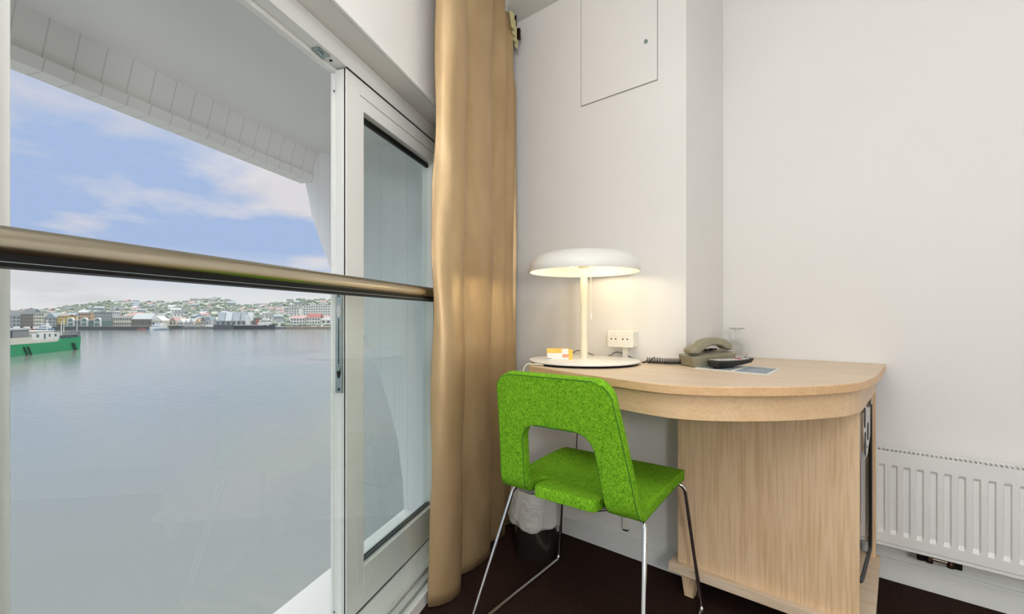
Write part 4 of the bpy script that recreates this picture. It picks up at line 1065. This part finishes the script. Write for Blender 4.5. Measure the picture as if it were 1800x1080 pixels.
MB().lathe([(.14*math.sin(PI*k/20), 1.13-.14*math.cos(PI*k/20)) for k in range(21)], 32).build('fill_globe_shade', M['globe2'], fl, smooth=True)
sc = bpy.context.scene
w = bpy.data.worlds.new('sky'); sc.world = w; w.use_nodes = True; nt = w.node_tree
bgn = nt.nodes['Background']; tc = N(nt, 'ShaderNodeTexCoord'); sx = N(nt, 'ShaderNodeSeparateXYZ'); nt.links.new(tc.outputs['Generated'], sx.inputs[0])
zp = N(nt, 'ShaderNodeMath', operation='MAXIMUM'); zp.inputs[1].default_value = 0; nt.links.new(sx.outputs['Z'], zp.inputs[0])
zd = N(nt, 'ShaderNodeMath', operation='ADD'); zd.inputs[1].default_value = .16; nt.links.new(zp.outputs[0], zd.inputs[0])
vm = N(nt, 'ShaderNodeVectorMath', operation='DIVIDE'); cb = N(nt, 'ShaderNodeCombineXYZ')
for i in range(3): nt.links.new(zd.outputs[0], cb.inputs[i])
nt.links.new(tc.outputs['Generated'], vm.inputs[0]); nt.links.new(cb.outputs[0], vm.inputs[1])
mp = N(nt, 'ShaderNodeMapping'); mp.inputs['Location'].default_value = (2.2, 2.7, 1); nt.links.new(vm.outputs[0], mp.inputs['Vector'])
n1 = N(nt, 'ShaderNodeTexNoise'); n1.inputs['Scale'].default_value = .85; n1.inputs['Detail'].default_value = 7; n1.inputs['Roughness'].default_value = .52
nt.links.new(mp.outputs[0], n1.inputs['Vector'])
cr = N(nt, 'ShaderNodeValToRGB'); e = cr.color_ramp.elements; e[0].position = .515; e[0].color = (0, 0, 0, 1); e[1].position = .62; e[1].color = (1, 1, 1, 1)
nt.links.new(n1.outputs['Fac'], cr.inputs['Fac'])
hz = N(nt, 'ShaderNodeMapRange'); hz.inputs['From Min'].default_value = .04; hz.inputs['From Max'].default_value = .13; hz.inputs['To Min'].default_value = 1; hz.inputs['To Max'].default_value = 0
nt.links.new(sx.outputs['Z'], hz.inputs['Value'])
blue = N(nt, 'ShaderNodeMix', data_type='RGBA'); blue.inputs['A'].default_value = lin((166, 188, 224)); blue.inputs['B'].default_value = lin((230, 229, 232))
nt.links.new(hz.outputs[0], blue.inputs['Factor'])
n2_ = N(nt, 'ShaderNodeTexNoise'); n2_.inputs['Scale'].default_value = 2.6; n2_.inputs['Detail'].default_value = 4; nt.links.new(mp.outputs[0], n2_.inputs['Vector'])
cloudc = N(nt, 'ShaderNodeMix', data_type='RGBA'); cloudc.inputs['A'].default_value = lin((206, 204, 210)); cloudc.inputs['B'].default_value = lin((232, 230, 232))
nt.links.new(n2_.outputs['Fac'], cloudc.inputs['Factor'])
mixc = N(nt, 'ShaderNodeMix', data_type='RGBA'); nt.links.new(cr.outputs['Color'], mixc.inputs['Factor']); nt.links.new(blue.outputs['Result'], mixc.inputs['A']); nt.links.new(cloudc.outputs['Result'], mixc.inputs['B'])
ovc = N(nt, 'ShaderNodeMix', data_type='RGBA'); ovc.inputs['B'].default_value = lin((228, 228, 226))
nt.links.new(mixc.outputs['Result'], ovc.inputs['A']); nt.links.new(ovc.outputs['Result'], bgn.inputs['Color']); 
st_ = N(nt, 'ShaderNodeMapRange'); st_.interpolation_type = 'SMOOTHSTEP'; st_.inputs['From Min'].default_value = .42; st_.inputs['From Max'].default_value = .85; st_.inputs['To Min'].default_value = 1.0; st_.inputs['To Max'].default_value = 5.0
of_ = N(nt, 'ShaderNodeMapRange'); of_.interpolation_type = 'SMOOTHSTEP'; of_.inputs['From Min'].default_value = .30; of_.inputs['From Max'].default_value = .6
nt.links.new(sx.outputs['Z'], of_.inputs['Value']); nt.links.new(of_.outputs[0], ovc.inputs['Factor'])
nt.links.new(sx.outputs['Z'], st_.inputs['Value']); nt.links.new(st_.outputs[0], bgn.inputs['Strength'])

vs_ = sc.view_settings; vs_.view_transform = 'Standard'; vs_.look = 'None'; vs_.exposure = 0; vs_.gamma = 1; vs_.use_curve_mapping = False
sc.cycles.max_bounces = 10; sc.cycles.transparent_max_bounces = 16; sc.cycles.sample_clamp_indirect = 4; sc.cycles.caustics_refractive = False
